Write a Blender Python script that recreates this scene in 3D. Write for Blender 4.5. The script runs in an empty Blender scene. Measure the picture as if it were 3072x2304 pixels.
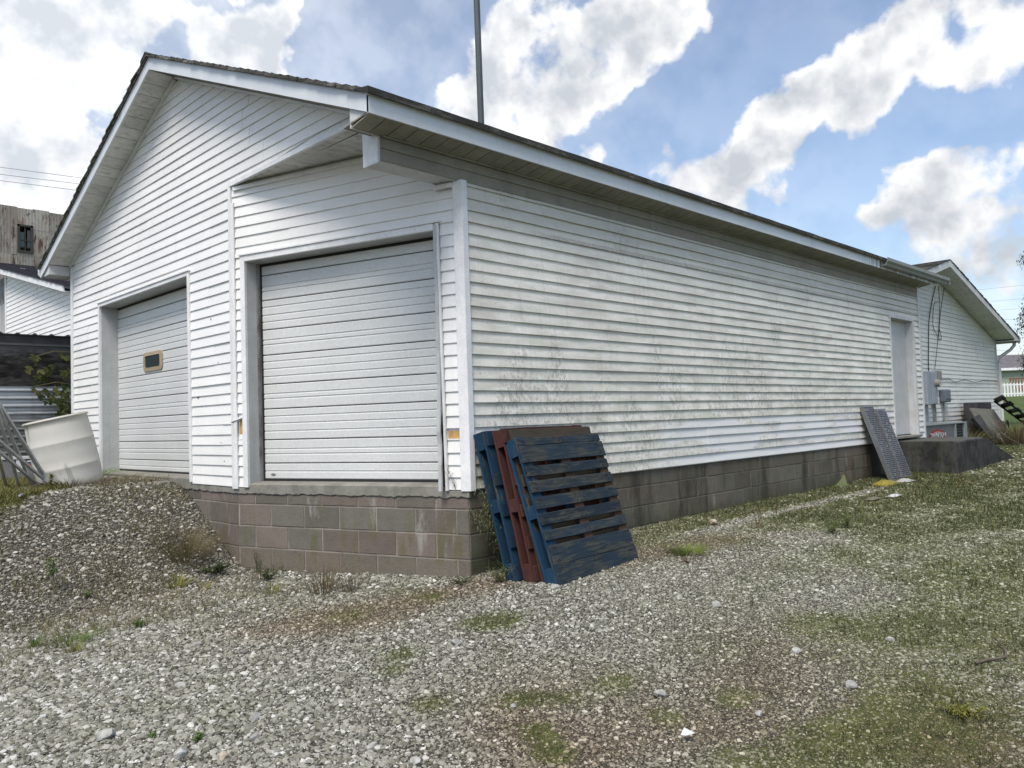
import bpy, bmesh, math, random
import numpy as np
from mathutils import Vector, Matrix
S = bpy.context.scene
COL = S.collection
R = math.radians
rnd = random.Random(7)

# ------------------------------------------------------------------ camera
def setup_camera():
    yaw, pit, rol = R(44.58), R(2.6216), R(-1.8775)
    fw = Vector((math.cos(yaw)*math.cos(pit), math.sin(yaw)*math.cos(pit), math.sin(pit)))
    r = Vector((math.sin(yaw), -math.cos(yaw), 0)); u = r.cross(fw)
    r2 = r*math.cos(rol)+u*math.sin(rol); u2 = -r*math.sin(rol)+u*math.cos(rol)
    cd = bpy.data.cameras.new('camera'); co = bpy.data.objects.new('camera', cd); COL.objects.link(co)
    M = Matrix(((r2.x, u2.x, -fw.x, -4.342), (r2.y, u2.y, -fw.y, -4.8146), (r2.z, u2.z, -fw.z, 1.2589), (0, 0, 0, 1)))
    co.matrix_world = M
    cd.sensor_width = 36; cd.lens = 27.90; cd.clip_start = .05; cd.clip_end = 2000
    S.camera = co
setup_camera()
S.render.resolution_x = 1024; S.render.resolution_y = 768

# ------------------------------------------------------------------ sky
SUN_AZ, SUN_EL = 206.0, 57.0
CLOUDS=[(39.7,25.7,5.3,1),(45.2,23.8,3.2,1),(40.1,21.9,3.7,1),(33.9,25.6,3.9,1),(43.4,19.7,2.7,0.9),(46.5,21.7,2.3,0.9),(49.4,22.4,1.8,0.7),(36.2,24.4,2.5,0.7),(43.1,27.2,2.7,1),(30.6,26.6,2.1,0.7),(33.2,16.6,2.5,1),(30.0,15.6,2.5,1),(27.4,17.8,2.5,1),(25.1,19.8,2.7,1),(22.0,20.7,2.7,0.95),(19.1,20.6,2.7,1),(16.9,22.3,2.7,1),(14.0,22.9,3.2,1),(11.2,21.3,3.4,0.9),(19.3,18.0,1.8,0.7),(24.5,18.0,1.6,0.6),(28.9,13.3,2.1,0.6),(12.4,18.8,2.1,0.55),(25.5,14.5,1.0,0.6),(19.4,16.2,1.0,0.5),(20.8,12.8,1.8,0.9),(17.9,13.7,2.1,1),(15.0,14.5,2.3,1.1),(12.5,14.0,2.7,1.15),(16.5,11.4,3.4,1.15),(12.8,11.3,4.3,1.2),(10.9,12.1,4.1,1.2),(73.8,25.0,7.5,1),(65.7,25.3,5.3,1),(76.4,17.9,8.7,1),(69.5,20.5,5.3,1),(60.9,24.6,2.5,0.75),(80.7,21.1,9.1,1),(62.3,23.1,2.7,0.6),(59.0,27.7,1.6,0.4),(74.8,13.5,6.9,0.9),(55.6,25.7,3.9,-1),(50.3,26.3,3.0,-1),(26.8,24.5,4.3,-1.1),(21.8,24.8,2.7,-1),(21.9,15.5,2.5,-0.8),(16.2,17.1,2.1,-0.9),(12.4,16.5,1.6,-0.7),(52.5,23.2,1.8,-0.5),(33.2,20.8,1.6,-0.7),(37.3,15.3,1.4,-0.4),(35.2,19.2,2.4,-1),(31.3,21.8,2.5,-1),(38.4,16.3,1.8,-0.7),(28.0,22.9,3.0,-1),(23.0,13.5,2.1,-0.6),(19.0,15.5,1.4,-0.6),(12.1,17.6,1.4,-0.6),(41.3,16.5,1.4,-0.3)]
def setup_world():
    w = bpy.data.worlds.new('World'); S.world = w; w.use_nodes = True; w.cycles.sampling_method = 'MANUAL'; w.cycles.sample_map_resolution = 512
    nt = w.node_tree; N = nt.nodes; L = nt.links; N.clear()
    def m(op, a, b=None, c=None, clamp=False):
        n = N.new('ShaderNodeMath'); n.operation = op; n.use_clamp = clamp
        for i, v in enumerate((a, b, c)):
            if v is None: continue
            if isinstance(v, (int, float)): n.inputs[i].default_value = v
            else: L.new(v, n.inputs[i])
        return n.outputs[0]
    tc = N.new('ShaderNodeTexCoord'); nrm = N.new('ShaderNodeVectorMath'); nrm.operation = 'NORMALIZE'
    L.new(tc.outputs['Generated'], nrm.inputs[0]); D = nrm.outputs[0]
    # domain distortion, so cloud outlines billow
    def noise(vec, scale, det, rough=.55, dim='3D', off=(0, 0, 0)):
        mp = N.new('ShaderNodeVectorMath'); mp.operation = 'ADD'; mp.inputs[1].default_value = off
        L.new(vec, mp.inputs[0])
        n = N.new('ShaderNodeTexNoise'); n.inputs['Scale'].default_value = scale
        n.inputs['Detail'].default_value = det; n.inputs['Roughness'].default_value = rough
        L.new(mp.outputs[0], n.inputs['Vector']); return n
    dn = noise(D, 9, 4)
    sub = N.new('ShaderNodeVectorMath'); sub.operation = 'SUBTRACT'; sub.inputs[1].default_value = (.5, .5, .5)
    L.new(dn.outputs['Color'], sub.inputs[0])
    sc = N.new('ShaderNodeVectorMath'); sc.operation = 'SCALE'; sc.inputs['Scale'].default_value = .10
    L.new(sub.outputs[0], sc.inputs[0])
    ad = N.new('ShaderNodeVectorMath'); ad.operation = 'ADD'; L.new(D, ad.inputs[0]); L.new(sc.outputs[0], ad.inputs[1])
    DD = ad.outputs[0]
    pos = None
    for az, el, r, a in CLOUDS:
        c = (math.cos(R(el))*math.cos(R(az)), math.cos(R(el))*math.sin(R(az)), math.sin(R(el)))
        d = N.new('ShaderNodeVectorMath'); d.operation = 'DISTANCE'; d.inputs[1].default_value = c
        L.new(DD, d.inputs[0])
        mr = N.new('ShaderNodeMapRange'); mr.interpolation_type = 'SMOOTHSTEP'
        mr.inputs['From Min'].default_value = R(r)*1.6; mr.inputs['From Max'].default_value = 0
        mr.inputs['To Min'].default_value = 0; mr.inputs['To Max'].default_value = a
        L.new(d.outputs['Value'], mr.inputs['Value'])
        pos = mr.outputs[0] if pos is None else m('ADD', pos, mr.outputs[0])
    pos = m('MINIMUM', m('MAXIMUM', pos, -1), 1.2)
    fb = noise(D, 8.5, 12, .60); r1 = noise(D, 11, 5, .5); r2 = noise(D, 11, 5, .5, off=(.006, .004, .030))
    big = noise(D, 1.7, 3, .5, off=(3.1, 1.7, 0.4))
    def puff(off):
        mp = N.new('ShaderNodeVectorMath'); mp.operation = 'ADD'; mp.inputs[1].default_value = off; L.new(DD, mp.inputs[0])
        v = N.new('ShaderNodeTexVoronoi'); v.feature = 'F1'; v.inputs['Scale'].default_value = 17; v.inputs['Detail'].default_value = 1.5; v.inputs['Roughness'].default_value = .6
        L.new(mp.outputs[0], v.inputs['Vector']); return v.outputs['Distance']
    p1 = puff((0, 0, 0))
    den = m('ADD', m('ADD', m('MULTIPLY', m('SUBTRACT', .52, p1), .62), m('MULTIPLY', pos, .74)), m('MULTIPLY', m('SUBTRACT', fb.outputs['Fac'], .5), 2.7))
    den = m('ADD', den, m('MULTIPLY', m('SUBTRACT', big.outputs['Fac'], .50), 1.0))
    mask = N.new('ShaderNodeMapRange'); mask.interpolation_type = 'SMOOTHSTEP'
    mask.inputs['From Min'].default_value = .0; mask.inputs['From Max'].default_value = .52
    L.new(den, mask.inputs['Value'])
    # thin veil towards the horizon and towards the sun
    sep = N.new('ShaderNodeSeparateXYZ'); L.new(D, sep.inputs[0])
    hz = m('POWER', m('SUBTRACT', 1, m('ABSOLUTE', sep.outputs['Z'])), 9)
    sd = (math.cos(R(SUN_EL))*math.cos(R(SUN_AZ)), math.cos(R(SUN_EL))*math.sin(R(SUN_AZ)), math.sin(R(SUN_EL)))
    dt = N.new('ShaderNodeVectorMath'); dt.operation = 'DOT_PRODUCT'; dt.inputs[1].default_value = sd; L.new(D, dt.inputs[0])
    glow = m('POWER', m('MAXIMUM', dt.outputs['Value'], 0), 3)
    vd = N.new('ShaderNodeVectorMath'); vd.operation = 'DOT_PRODUCT'; vd.inputs[1].default_value = (.17, .83, .53); L.new(D, vd.inputs[0])
    haze_l = m('POWER', m('MAXIMUM', vd.outputs['Value'], 0), 9)
    veil = m('ADD', m('ADD', m('MULTIPLY', hz, .65), m('MULTIPLY', glow, .30)), m('ADD', .16, m('MULTIPLY', haze_l, .55)), clamp=True)
    veiln = noise(D, 4, 6, .6, off=(7, 0, 2))
    veil = m('ADD', veil, m('MULTIPLY', m('SUBTRACT', veiln.outputs['Fac'], .44), .32), clamp=True)
    cov = m('MAXIMUM', mask.outputs[0], m('MULTIPLY', veil, .8))
    # cloud light: billows lit from the upper left, greyer in the thick parts
    rel = m('MULTIPLY', m('SUBTRACT', r1.outputs['Fac'], r2.outputs['Fac']), 1.5); rel = m('ADD', rel, m('MULTIPLY', m('SUBTRACT', .50, p1), .16))
    thick = m('MULTIPLY', m('MAXIMUM', m('SUBTRACT', den, .45), 0), .30, clamp=True)
    br = m('ADD', m('SUBTRACT', 1.0, m('MINIMUM', thick, .15)), rel)
    br = m('MINIMUM', m('MAXIMUM', br, .70), 1.06)
    br2 = m('MULTIPLY', br, m('ADD', m('ADD', .61, m('MULTIPLY', glow, .30)), m('MULTIPLY', haze_l, .16)))
    cc = N.new('ShaderNodeMix'); cc.data_type = 'RGBA'
    cc.inputs[6].default_value = (.84, .89, .96, 1); cc.inputs[7].default_value = (1.0, 1.0, 1.0, 1)
    L.new(m('MULTIPLY', m('SUBTRACT', br, .72), 3.6, clamp=True), cc.inputs[0])
    sky = N.new('ShaderNodeTexSky'); sky.sky_type = 'NISHITA'; sky.sun_disc = False
    sky.sun_elevation = R(SUN_EL); sky.sun_rotation = R(90-SUN_AZ); sky.air_density = 1.0; sky.dust_density = 1.2; sky.ozone_density = 2.0
    b1 = N.new('ShaderNodeBackground'); b1.inputs['Strength'].default_value = SKY; L.new(sky.outputs[0], b1.inputs['Color'])
    b2 = N.new('ShaderNodeBackground'); L.new(cc.outputs[2], b2.inputs['Color']); L.new(br2, b2.inputs['Strength'])
    mx = N.new('ShaderNodeMixShader'); L.new(cov, mx.inputs[0]); L.new(b1.outputs[0], mx.inputs[1]); L.new(b2.outputs[0], mx.inputs[2])
    out = N.new('ShaderNodeOutputWorld'); L.new(mx.outputs[0], out.inputs['Surface'])
SKY = .112
setup_world()
sl = bpy.data.lights.new('sun', 'SUN'); sl.energy = 2.3; sl.angle = R(24); sl.color = (1, .93, .83)
so = bpy.data.objects.new('sun', sl); COL.objects.link(so); so.location = (-20, -12, 30)
sv = Vector((math.cos(R(SUN_EL))*math.cos(R(SUN_AZ)), math.cos(R(SUN_EL))*math.sin(R(SUN_AZ)), math.sin(R(SUN_EL))))
so.rotation_euler = sv.to_track_quat('Z', 'Y').to_euler()
vs = S.view_settings; vs.view_transform = 'Standard'; vs.look = 'None'; vs.exposure = 0.75; vs.gamma = 1.0; vs.use_curve_mapping = False

# ------------------------------------------------------------------ helpers
BASE = {}
def thing(name, label, cat, loc=(0, 0, 0), group=None, rot=None):
    o = bpy.data.objects.new(name, None); COL.objects.link(o); o.location = loc
    if rot: o.rotation_euler = rot
    o.empty_display_size = .2
    o['label'] = label; o['category'] = cat
    if group: o['group'] = group
    BASE[o] = Vector(loc) if not rot else Vector((0, 0, 0))
    return o
def tag(o, label, cat, group=None, kind=None):
    if label: o['label'] = label
    if cat: o['category'] = cat
    if group: o['group'] = group
    if kind: o['kind'] = kind
    return o
def base_of(p): return BASE.get(p, Vector((0, 0, 0)))
def part(name, me, parent=None, loc=None, rot=None, local=False):
    """link a mesh; vertices are world coordinates unless local"""
    o = bpy.data.objects.new(name, me); COL.objects.link(o)
    if parent: o.parent = parent
    b = base_of(parent) if parent else Vector((0, 0, 0))
    l = Vector(loc) if loc is not None else Vector((0, 0, 0))
    o.location = l if local else l-b
    if rot: o.rotation_euler = rot
    BASE[o] = (b+o.location) if parent else Vector(o.location)
    if local: BASE[o] = Vector((0, 0, 0))
    return o
def mesh(name, V, F, mat, smooth=False):
    me = bpy.data.meshes.new(name); me.from_pydata([tuple(v) for v in V], [], F); me.update()
    if mat: me.materials.append(mat)
    if smooth: me.polygons.foreach_set('use_smooth', [True]*len(me.polygons))
    return me
class MB:
    def __init__(s): s.V = []; s.F = []
    def add(s, V, F):
        k = len(s.V); s.V += [tuple(v) for v in V]; s.F += [tuple(i+k for i in f) for f in F]; return s
    def box(s, lo, hi, M=None):
        x0, y0, z0 = lo; x1, y1, z1 = hi
        V = [Vector(p) for p in ((x0, y0, z0), (x1, y0, z0), (x1, y1, z0), (x0, y1, z0), (x0, y0, z1), (x1, y0, z1), (x1, y1, z1), (x0, y1, z1))]
        if M is not None: V = [M @ v for v in V]
        return s.add(V, [(0, 3, 2, 1), (4, 5, 6, 7), (0, 1, 5, 4), (1, 2, 6, 5), (2, 3, 7, 6), (3, 0, 4, 7)])
    def tube(s, pts, r, n=8, r1=None, caps=True):
        pts = [Vector(p) for p in pts]; k = len(s.V); m_ = len(pts)
        ref = Vector((0, 0, 1))
        for i, p in enumerate(pts):
            d = (pts[min(i+1, m_-1)]-pts[max(i-1, 0)]).normalized()
            a = d.cross(ref)
            if a.length < .05: a = d.cross(Vector((1, 0, 0)))
            a.normalize(); b = a.cross(d)
            rr = r if r1 is None else r+(r1-r)*i/(m_-1)
            for j in range(n):
                t = 2*math.pi*j/n; s.V.append(tuple(p+a*math.cos(t)*rr+b*math.sin(t)*rr))
        for i in range(m_-1):
            for j in range(n):
                q = (j+1) % n; s.F.append((k+i*n+j, k+i*n+q, k+i*n+n+q, k+i*n+n+j))
        if caps:
            s.F.append(tuple(k+j for j in range(n))[::-1]); s.F.append(tuple(k+(m_-1)*n+j for j in range(n)))
        return s
    def prism(s, poly, d0, d1):
        """poly: list of 3D points, extruded by vector d1 from offset d0"""
        d0 = Vector(d0); d1 = Vector(d1); n = len(poly); k = len(s.V)
        for p in poly: s.V.append(tuple(Vector(p)+d0))
        for p in poly: s.V.append(tuple(Vector(p)+d1))
        s.F.append(tuple(k+i for i in range(n))); s.F.append(tuple(k+n+i for i in range(n))[::-1])
        for i in range(n):
            j = (i+1) % n; s.F.append((k+j, k+i, k+n+i, k+n+j))
        return s
    def me(s, name, mat, smooth=False):
        me = mesh(name, s.V, s.F, mat, smooth)
        bm = bmesh.new(); bm.from_mesh(me); bmesh.ops.recalc_face_normals(bm, faces=bm.faces); bm.to_mesh(me); bm.free()
        return me
    def obj(s, name, mat, parent=None, smooth=False, **k): return part(name, s.me(name, mat, smooth), parent, **k)
def bevel(o, w=.004, seg=1):
    md = o.modifiers.new('bevel', 'BEVEL'); md.width = w; md.segments = seg; md.limit_method = 'ANGLE'; return o
class Frame:
    """wall frame: u along the wall, z up, d outwards"""
    def __init__(s, P, U, Nn): s.P = Vector((P[0], P[1], 0)); s.U = Vector((U[0], U[1], 0)).normalized(); s.N = Vector((Nn[0], Nn[1], 0)).normalized()
    def __call__(s, u, z, d=0): return s.P+s.U*u+s.N*d+Vector((0, 0, z))
    def box(s, mb, u0, u1, z0, z1, d0, d1):
        V = [s(u0, z0, d0), s(u1, z0, d0), s(u1, z0, d1), s(u0, z0, d1), s(u0, z1, d0), s(u1, z1, d0), s(u1, z1, d1), s(u0, z1, d1)]
        return mb.add(V, [(0, 3, 2, 1), (4, 5, 6, 7), (0, 1, 5, 4), (1, 2, 6, 5), (2, 3, 7, 6), (3, 0, 4, 7)])

# ------------------------------------------------------------------ materials
class MT:
    def __init__(s, name, rough=.6, spec=.5, metal=0):
        s.m = bpy.data.materials.new(name); s.m.use_nodes = True; s.nt = s.m.node_tree; s.N = s.nt.nodes; s.L = s.nt.links
        s.b = s.N['Principled BSDF']; s.b.inputs['Roughness'].default_value = rough; s.b.inputs['Metallic'].default_value = metal
        s.b.inputs['Specular IOR Level'].default_value = spec
        g = s.N.new('ShaderNodeNewGeometry'); s.P = g.outputs['Position']; s.geo = g
        s._h = None
    def obj(s): return s.N.new('ShaderNodeTexCoord').outputs['Object']
    def put(s, v, sock):
        if isinstance(v, (int, float)): sock.default_value = v
        elif isinstance(v, (tuple, list)): sock.default_value = (*v, 1) if len(v) == 3 and sock.type == 'RGBA' else v
        else: s.L.new(v, sock)
    def math(s, op, a, b=None, clamp=False):
        n = s.N.new('ShaderNodeMath'); n.operation = op; n.use_clamp = clamp; s.put(a, n.inputs[0])
        if b is not None: s.put(b, n.inputs[1])
        return n.outputs[0]
    def vec(s, v, scale=(1, 1, 1), off=(0, 0, 0), rot=(0, 0, 0)):
        n = s.N.new('ShaderNodeMapping'); n.inputs['Scale'].default_value = scale; n.inputs['Location'].default_value = off; n.inputs['Rotation'].default_value = rot
        s.L.new(v, n.inputs[0]); return n.outputs[0]
    def noise(s, v, scale=5, det=4, rough=.5, col=False, dist=0):
        n = s.N.new('ShaderNodeTexNoise'); n.inputs['Scale'].default_value = scale; n.inputs['Detail'].default_value = det
        n.inputs['Roughness'].default_value = rough; n.inputs['Distortion'].default_value = dist
        s.L.new(v, n.inputs['Vector']); return n.outputs['Color' if col else 'Fac']
    def vor(s, v, scale=5, feat='F1', out='Distance', rnd_=1):
        n = s.N.new('ShaderNodeTexVoronoi'); n.feature = feat; n.inputs['Scale'].default_value = scale; n.inputs['Randomness'].default_value = rnd_
        s.L.new(v, n.inputs['Vector']); return n.outputs[out]
    def ramp(s, f, lo, hi, a=0.0, b=1.0, smooth=True):
        n = s.N.new('ShaderNodeMapRange'); n.interpolation_type = 'SMOOTHSTEP' if smooth else 'LINEAR'
        s.put(f, n.inputs['Value'])
        for k, v in (('From Min', lo), ('From Max', hi), ('To Min', a), ('To Max', b)): n.inputs[k].default_value = v
        return n.outputs[0]
    def cramp(s, f, stops, const=False):
        n = s.N.new('ShaderNodeValToRGB'); e = n.color_ramp.elements
        if const: n.color_ramp.interpolation = 'CONSTANT'
        while len(e) < len(stops): e.new(.5)
        for i, (p, c) in enumerate(stops): e[i].position = p; e[i].color = (*c, 1)
        s.put(f, n.inputs[0]); return n.outputs[0]
    def mix(s, f, a, b, mode='MIX'):
        n = s.N.new('ShaderNodeMix'); n.data_type = 'RGBA'; n.blend_type = mode
        s.put(f, n.inputs[0]); s.put(a, n.inputs[6]); s.put(b, n.inputs[7]); return n.outputs[2]
    def sep(s, v):
        n = s.N.new('ShaderNodeSeparateXYZ'); s.L.new(v, n.inputs[0]); return n.outputs
    def rand(s): return s.N.new('ShaderNodeObjectInfo').outputs['Random']
    def attr(s, name, inst=False, out='Fac'):
        n = s.N.new('ShaderNodeAttribute'); n.attribute_name = name; n.attribute_type = 'INSTANCER' if inst else 'GEOMETRY'; return n.outputs[out]
    def col(s, c): s.put(c, s.b.inputs['Base Color']); return s
    def rough(s, v): s.put(v, s.b.inputs['Roughness']); return s
    def bump(s, h, dist=.01, st=1.0):
        n = s.N.new('ShaderNodeBump'); n.inputs['Distance'].default_value = dist; n.inputs['Strength'].default_value = st; s.put(h, n.inputs['Height'])
        if s._h: s.L.new(s._h, n.inputs['Normal'])
        s._h = n.outputs[0]; s.L.new(n.outputs[0], s.b.inputs['Normal']); return s
    def sat(s, c, h=1.0, v=1.0):
        n = s.N.new('ShaderNodeHueSaturation'); n.inputs['Saturation'].default_value = h; s.put(v, n.inputs['Value']); s.put(c, n.inputs['Color']); return n.outputs[0]

def vary(t, c, amt=.12, scale=3, k2=.05, scale2=40):
    a = t.ramp(t.noise(t.P, scale, 5, .6), .3, .7, 1-amt, 1+amt); b = t.ramp(t.noise(t.P, scale2, 3, .6), .3, .7, 1-k2, 1+k2)
    return t.sat(t.mix(0, c, c), 1, t.math('MULTIPLY', a, b))

def m_vinyl(name, c=(.75, .75, .74), grime=.15):
    t = MT(name, .45, .4)
    col = vary(t, c, .04, 1.2, .015, 25)
    st = t.noise(t.vec(t.P, (6, 6, .9)), 1.4, 5, .6)
    col = t.mix(t.ramp(st, .5, .8, 0, grime), col, (.45, .46, .40))
    pc = t.math('MULTIPLY', t.ramp(t.rand(), 0, 1, .965, 1.02), 1)
    col = t.sat(col, 1, pc)
    t.col(col); t.rough(t.ramp(t.noise(t.P, 8, 3), .3, .7, .38, .55)); t.bump(t.noise(t.vec(t.P, (4, 4, 40)), 3, 3), .0006, .6)
    return t.m
def m_vinyl_side():
    """mildewed north side: green film, black specks gathered under the lap edges, five washed bottom boards"""
    t = MT('vinyl_mildewed', .6, .3)
    x, y, z = t.sep(t.P)
    col = vary(t, (.755, .745, .69), .05, 1.0, .03, 30)
    col = t.sat(col, 1, t.ramp(t.rand(), 0, 1, .93, 1.04))
    big = t.noise(t.vec(t.P, (1, 1, 1.6), (3, 0, 1)), .9, 4, .55)
    # position inside a lap: 0 bottom edge, 1 top
    fr = t.math('FRACT', t.math('DIVIDE', t.math('SUBTRACT', z, .7088), .1004))
    film = t.ramp(t.noise(t.vec(t.P, (1.2, 1, 5)), 2.2, 5, .6), .32, .70, 0, .75)
    film = t.math('MULTIPLY', film, t.ramp(z, .9, 3.0, 1.0, .45))
    col = t.mix(film, col, (.43, .45, .36))
    pink = t.ramp(t.noise(t.vec(t.P, (.8, 1, 2.5), (9, 0, 0)), 1.6, 4, .6), .47, .70, 0, .42)
    col = t.mix(pink, col, (.49, .43, .395))
    # vertical run marks
    runs = t.noise(t.vec(t.P, (7, 1, .35)), 3, 5, .65)
    col = t.mix(t.ramp(runs, .53, .76, 0, .45), col, (.36, .36, .30))
    # mould specks in drifts
    drift = t.ramp(t.math('ADD', t.noise(t.vec(t.P, (1.3, 1, .55), (1, 0, 4)), 1.5, 5, .62), t.ramp(z, 1.0, 2.7, .09, -.08)), .465, .63)
    sp = t.vor(t.vec(t.P, (1, 1, .45)), 48, 'F1'); spn = t.noise(t.P, 40, 3, .7)
    speck = t.math('MULTIPLY', t.ramp(t.math('ADD', sp, t.math('MULTIPLY', t.math('SUBTRACT', spn, .5), .9)), .34, .12), drift)
    lowe = t.ramp(fr, .75, .05, .35, 1)
    speck = t.math('MULTIPLY', speck, lowe, True)
    col = t.mix(t.math('MULTIPLY', speck, .62), col, (.12, .12, .10))
    smud = t.math('MULTIPLY', t.ramp(t.noise(t.vec(t.P, (3, 1, 2)), 7, 6, .75), .47, .60), drift)
    col = t.mix(t.math('MULTIPLY', smud, .55), col, (.24, .235, .215))
    # few large sparse spots near the corner post
    sp2 = t.vor(t.P, 26, 'F1'); near = t.ramp(x, 2.6, .1, .0, 1)
    col = t.mix(t.math('MULTIPLY', t.ramp(sp2, .13, .09), t.math('MULTIPLY', near, t.ramp(t.noise(t.P, 5, 3), .45, .6))), col, (.05, .055, .05))
    # band of soot along two laps under the eave
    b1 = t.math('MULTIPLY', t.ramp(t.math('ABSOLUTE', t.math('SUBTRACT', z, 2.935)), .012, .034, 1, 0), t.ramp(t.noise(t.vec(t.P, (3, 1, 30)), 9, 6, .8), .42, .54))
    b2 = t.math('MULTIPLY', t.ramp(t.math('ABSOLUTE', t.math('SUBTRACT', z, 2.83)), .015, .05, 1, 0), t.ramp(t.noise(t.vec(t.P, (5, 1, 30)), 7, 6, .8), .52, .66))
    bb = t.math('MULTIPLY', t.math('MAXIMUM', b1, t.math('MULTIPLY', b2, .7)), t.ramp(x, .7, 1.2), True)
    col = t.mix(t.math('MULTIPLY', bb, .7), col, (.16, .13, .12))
    # washed patches low on the wall
    wp = t.math('MULTIPLY', t.ramp(z, 1.215, 1.20), t.ramp(t.math('ADD', x, t.math('MULTIPLY', t.noise(t.vec(t.P, (.4, 1, 9)), 3, 2), 1.2)), 3.1, 3.5))
    gap = t.ramp(t.noise(t.vec(t.P, (.9, 1, 6), (2, 0, 0)), 1.1, 1, .5), .52, .56, 1, .2)
    low = t.math('MAXIMUM', t.ramp(z, .82, .80), t.math('MULTIPLY', gap, wp))
    low = t.math('MULTIPLY', low, t.ramp(x, 2.3, 3.4), True)
    col = t.mix(t.math('MULTIPLY', low, .85), col, (.68, .69, .70))
    col = t.mix(t.math('MULTIPLY', t.ramp(t.math('ADD', z, t.math('MULTIPLY', t.noise(t.P, 2, 3), .3)), 2.9, 3.3), .45), col, (.42, .41, .36))  # darker, browner top laps: slight grime plus under-eave shade put into the colour
    t.col(col); t.bump(t.noise(t.vec(t.P, (4, 4, 40)), 3, 3), .0006, .6)
    return t.m
def m_simple(name, c, rough=.5, spec=.4, metal=0, amt=.08, scale=4, streak=0, streak_c=(.2, .2, .18), bump=0):
    t = MT(name, rough, spec, metal); col = vary(t, c, amt, scale)
    if streak:
        col = t.mix(t.ramp(t.noise(t.vec(t.P, (9, 9, .7)), 2, 5, .65), .5, .75, 0, streak), col, streak_c)
    t.col(col)
    if bump: t.bump(t.noise(t.P, 60, 4, .6), bump, 1)
    return t.m
def m_block(name, c1, c2, mild):
    t = MT(name, .9, .2); x, y, z = t.sep(t.P)
    r = t.rand()
    col = t.mix(t.ramp(r, .25, .75, smooth=False), c1, c2)
    col = t.sat(col, 1, t.ramp(t.math('FRACT', t.math('MULTIPLY', r, 7.3)), 0, 1, .84, 1.14, False))
    n = t.noise(t.P, 7, 6, .65); col = t.mix(t.ramp(n, .4, .7, 0, .5), col, t.sat(col, .8, .72))
    gr = t.noise(t.P, 180, 3, .7); col = t.sat(col, 1, t.ramp(gr, .25, .75, .8, 1.2))
    eff = t.math('MULTIPLY', t.ramp(t.noise(t.vec(t.P, (1, 1, .25)), 6, 5, .7), .58, .75), .45)
    col = t.mix(eff, col, (.42, .42, .38))
    if mild:
        dk = t.noise(t.vec(t.P, (1.6, 1, .35)), 2.3, 6, .7)
        col = t.mix(t.ramp(dk, .45, .70, 0, .80), col, (.026, .026, .020))
        col = t.mix(t.math('MULTIPLY', t.ramp(z, .32, .1), .45), col, (.035, .045, .02))
    else:
        col = t.mix(t.math('MULTIPLY', t.ramp(t.noise(t.vec(t.P, (5, 5, 1)), 2, 4), .52, .64), t.ramp(z, .75, .1, .0, .5)), col, (.10, .10, .03))
    pit = t.ramp(t.vor(t.P, 55), .10, .22); col = t.mix(t.math('MULTIPLY', t.math('SUBTRACT', 1, pit), .5), col, t.sat(col, 1, .45))
    mud = t.math('MULTIPLY', t.ramp(t.math('ADD', z, t.math('MULTIPLY', t.noise(t.P, 6, 5, .7), .22)), .16, .36, .65, 0), t.ramp(t.noise(t.P, 45, 4, .7), .35, .6)); col = t.mix(mud, col, (.17, .145, .11) if not mild else (.055, .06, .03))
    t.col(col); t.bump(t.math('ADD', t.math('MULTIPLY', pit, .8), t.math('ADD', gr, t.math('MULTIPLY', t.noise(t.P, 30, 4), 1.2))), .003, .9)
    return t.m
def m_wood(name, paint, bare, wear=.5, grain_axis='x', dark=.6):
    t = MT(name, .8, .25); o = t.obj()
    sc = {'x': (1.2, 14, 14), 'z': (14, 14, 1.2), 'y': (14, 1.2, 14)}[grain_axis]
    offs = t.N.new('ShaderNodeCombineXYZ'); r = t.rand(); t.L.new(t.math('MULTIPLY', r, 31), offs.inputs[0]); t.L.new(t.math('MULTIPLY', r, 17), offs.inputs[2])
    va = t.N.new('ShaderNodeVectorMath'); va.operation = 'ADD'; t.L.new(t.vec(o, sc), va.inputs[0]); t.L.new(offs.outputs[0], va.inputs[1])
    g = t.noise(va.outputs[0], 3.5, 7, .68, dist=.6)
    va2 = t.N.new('ShaderNodeVectorMath'); va2.operation = 'ADD'; t.L.new(t.vec(o, tuple(max(1, k*.18) for k in sc)), va2.inputs[0]); t.L.new(offs.outputs[0], va2.inputs[1])
    w = t.noise(va2.outputs[0], 2.6, 6, .7)
    col = t.sat(t.mix(0, paint, paint), 1, t.ramp(r, 0, 1, .72, 1.25, False))
    bar = t.mix(t.ramp(g, .35, .65), t.sat(t.mix(0, bare, bare), 1, .55), bare)
    wv = t.math('ADD', t.math('MULTIPLY', w, .62), t.math('MULTIPLY', g, .38))
    col = t.mix(t.ramp(wv, .56-wear*.16, .66-wear*.12), col, bar)
    col = t.mix(t.math('MULTIPLY', t.ramp(g, .50, .30), dark), col, t.sat(col, 1, .35))
    t.col(col); t.bump(g, .003, .9); return t.m
def m_shingle():
    t = MT('asphalt_shingle', .95, .2)
    n = t.noise(t.P, 220, 2, .8); c = t.mix(t.ramp(n, .3, .7), (.022, .022, .022), (.10, .10, .095)); c = t.mix(t.ramp(t.noise(t.vec(t.P, (1, 1, 3)), 5, 6, .75), .46, .62), c, (.15, .15, .135))
    c = t.mix(t.ramp(t.noise(t.P, 3, 5), .45, .65, 0, .5), c, (.035, .04, .025)); c = t.sat(c, 1, t.ramp(t.rand(), 0, 1, .7, 1.3))
    t.col(c); t.bump(n, .003, 1); return t.m
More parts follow.
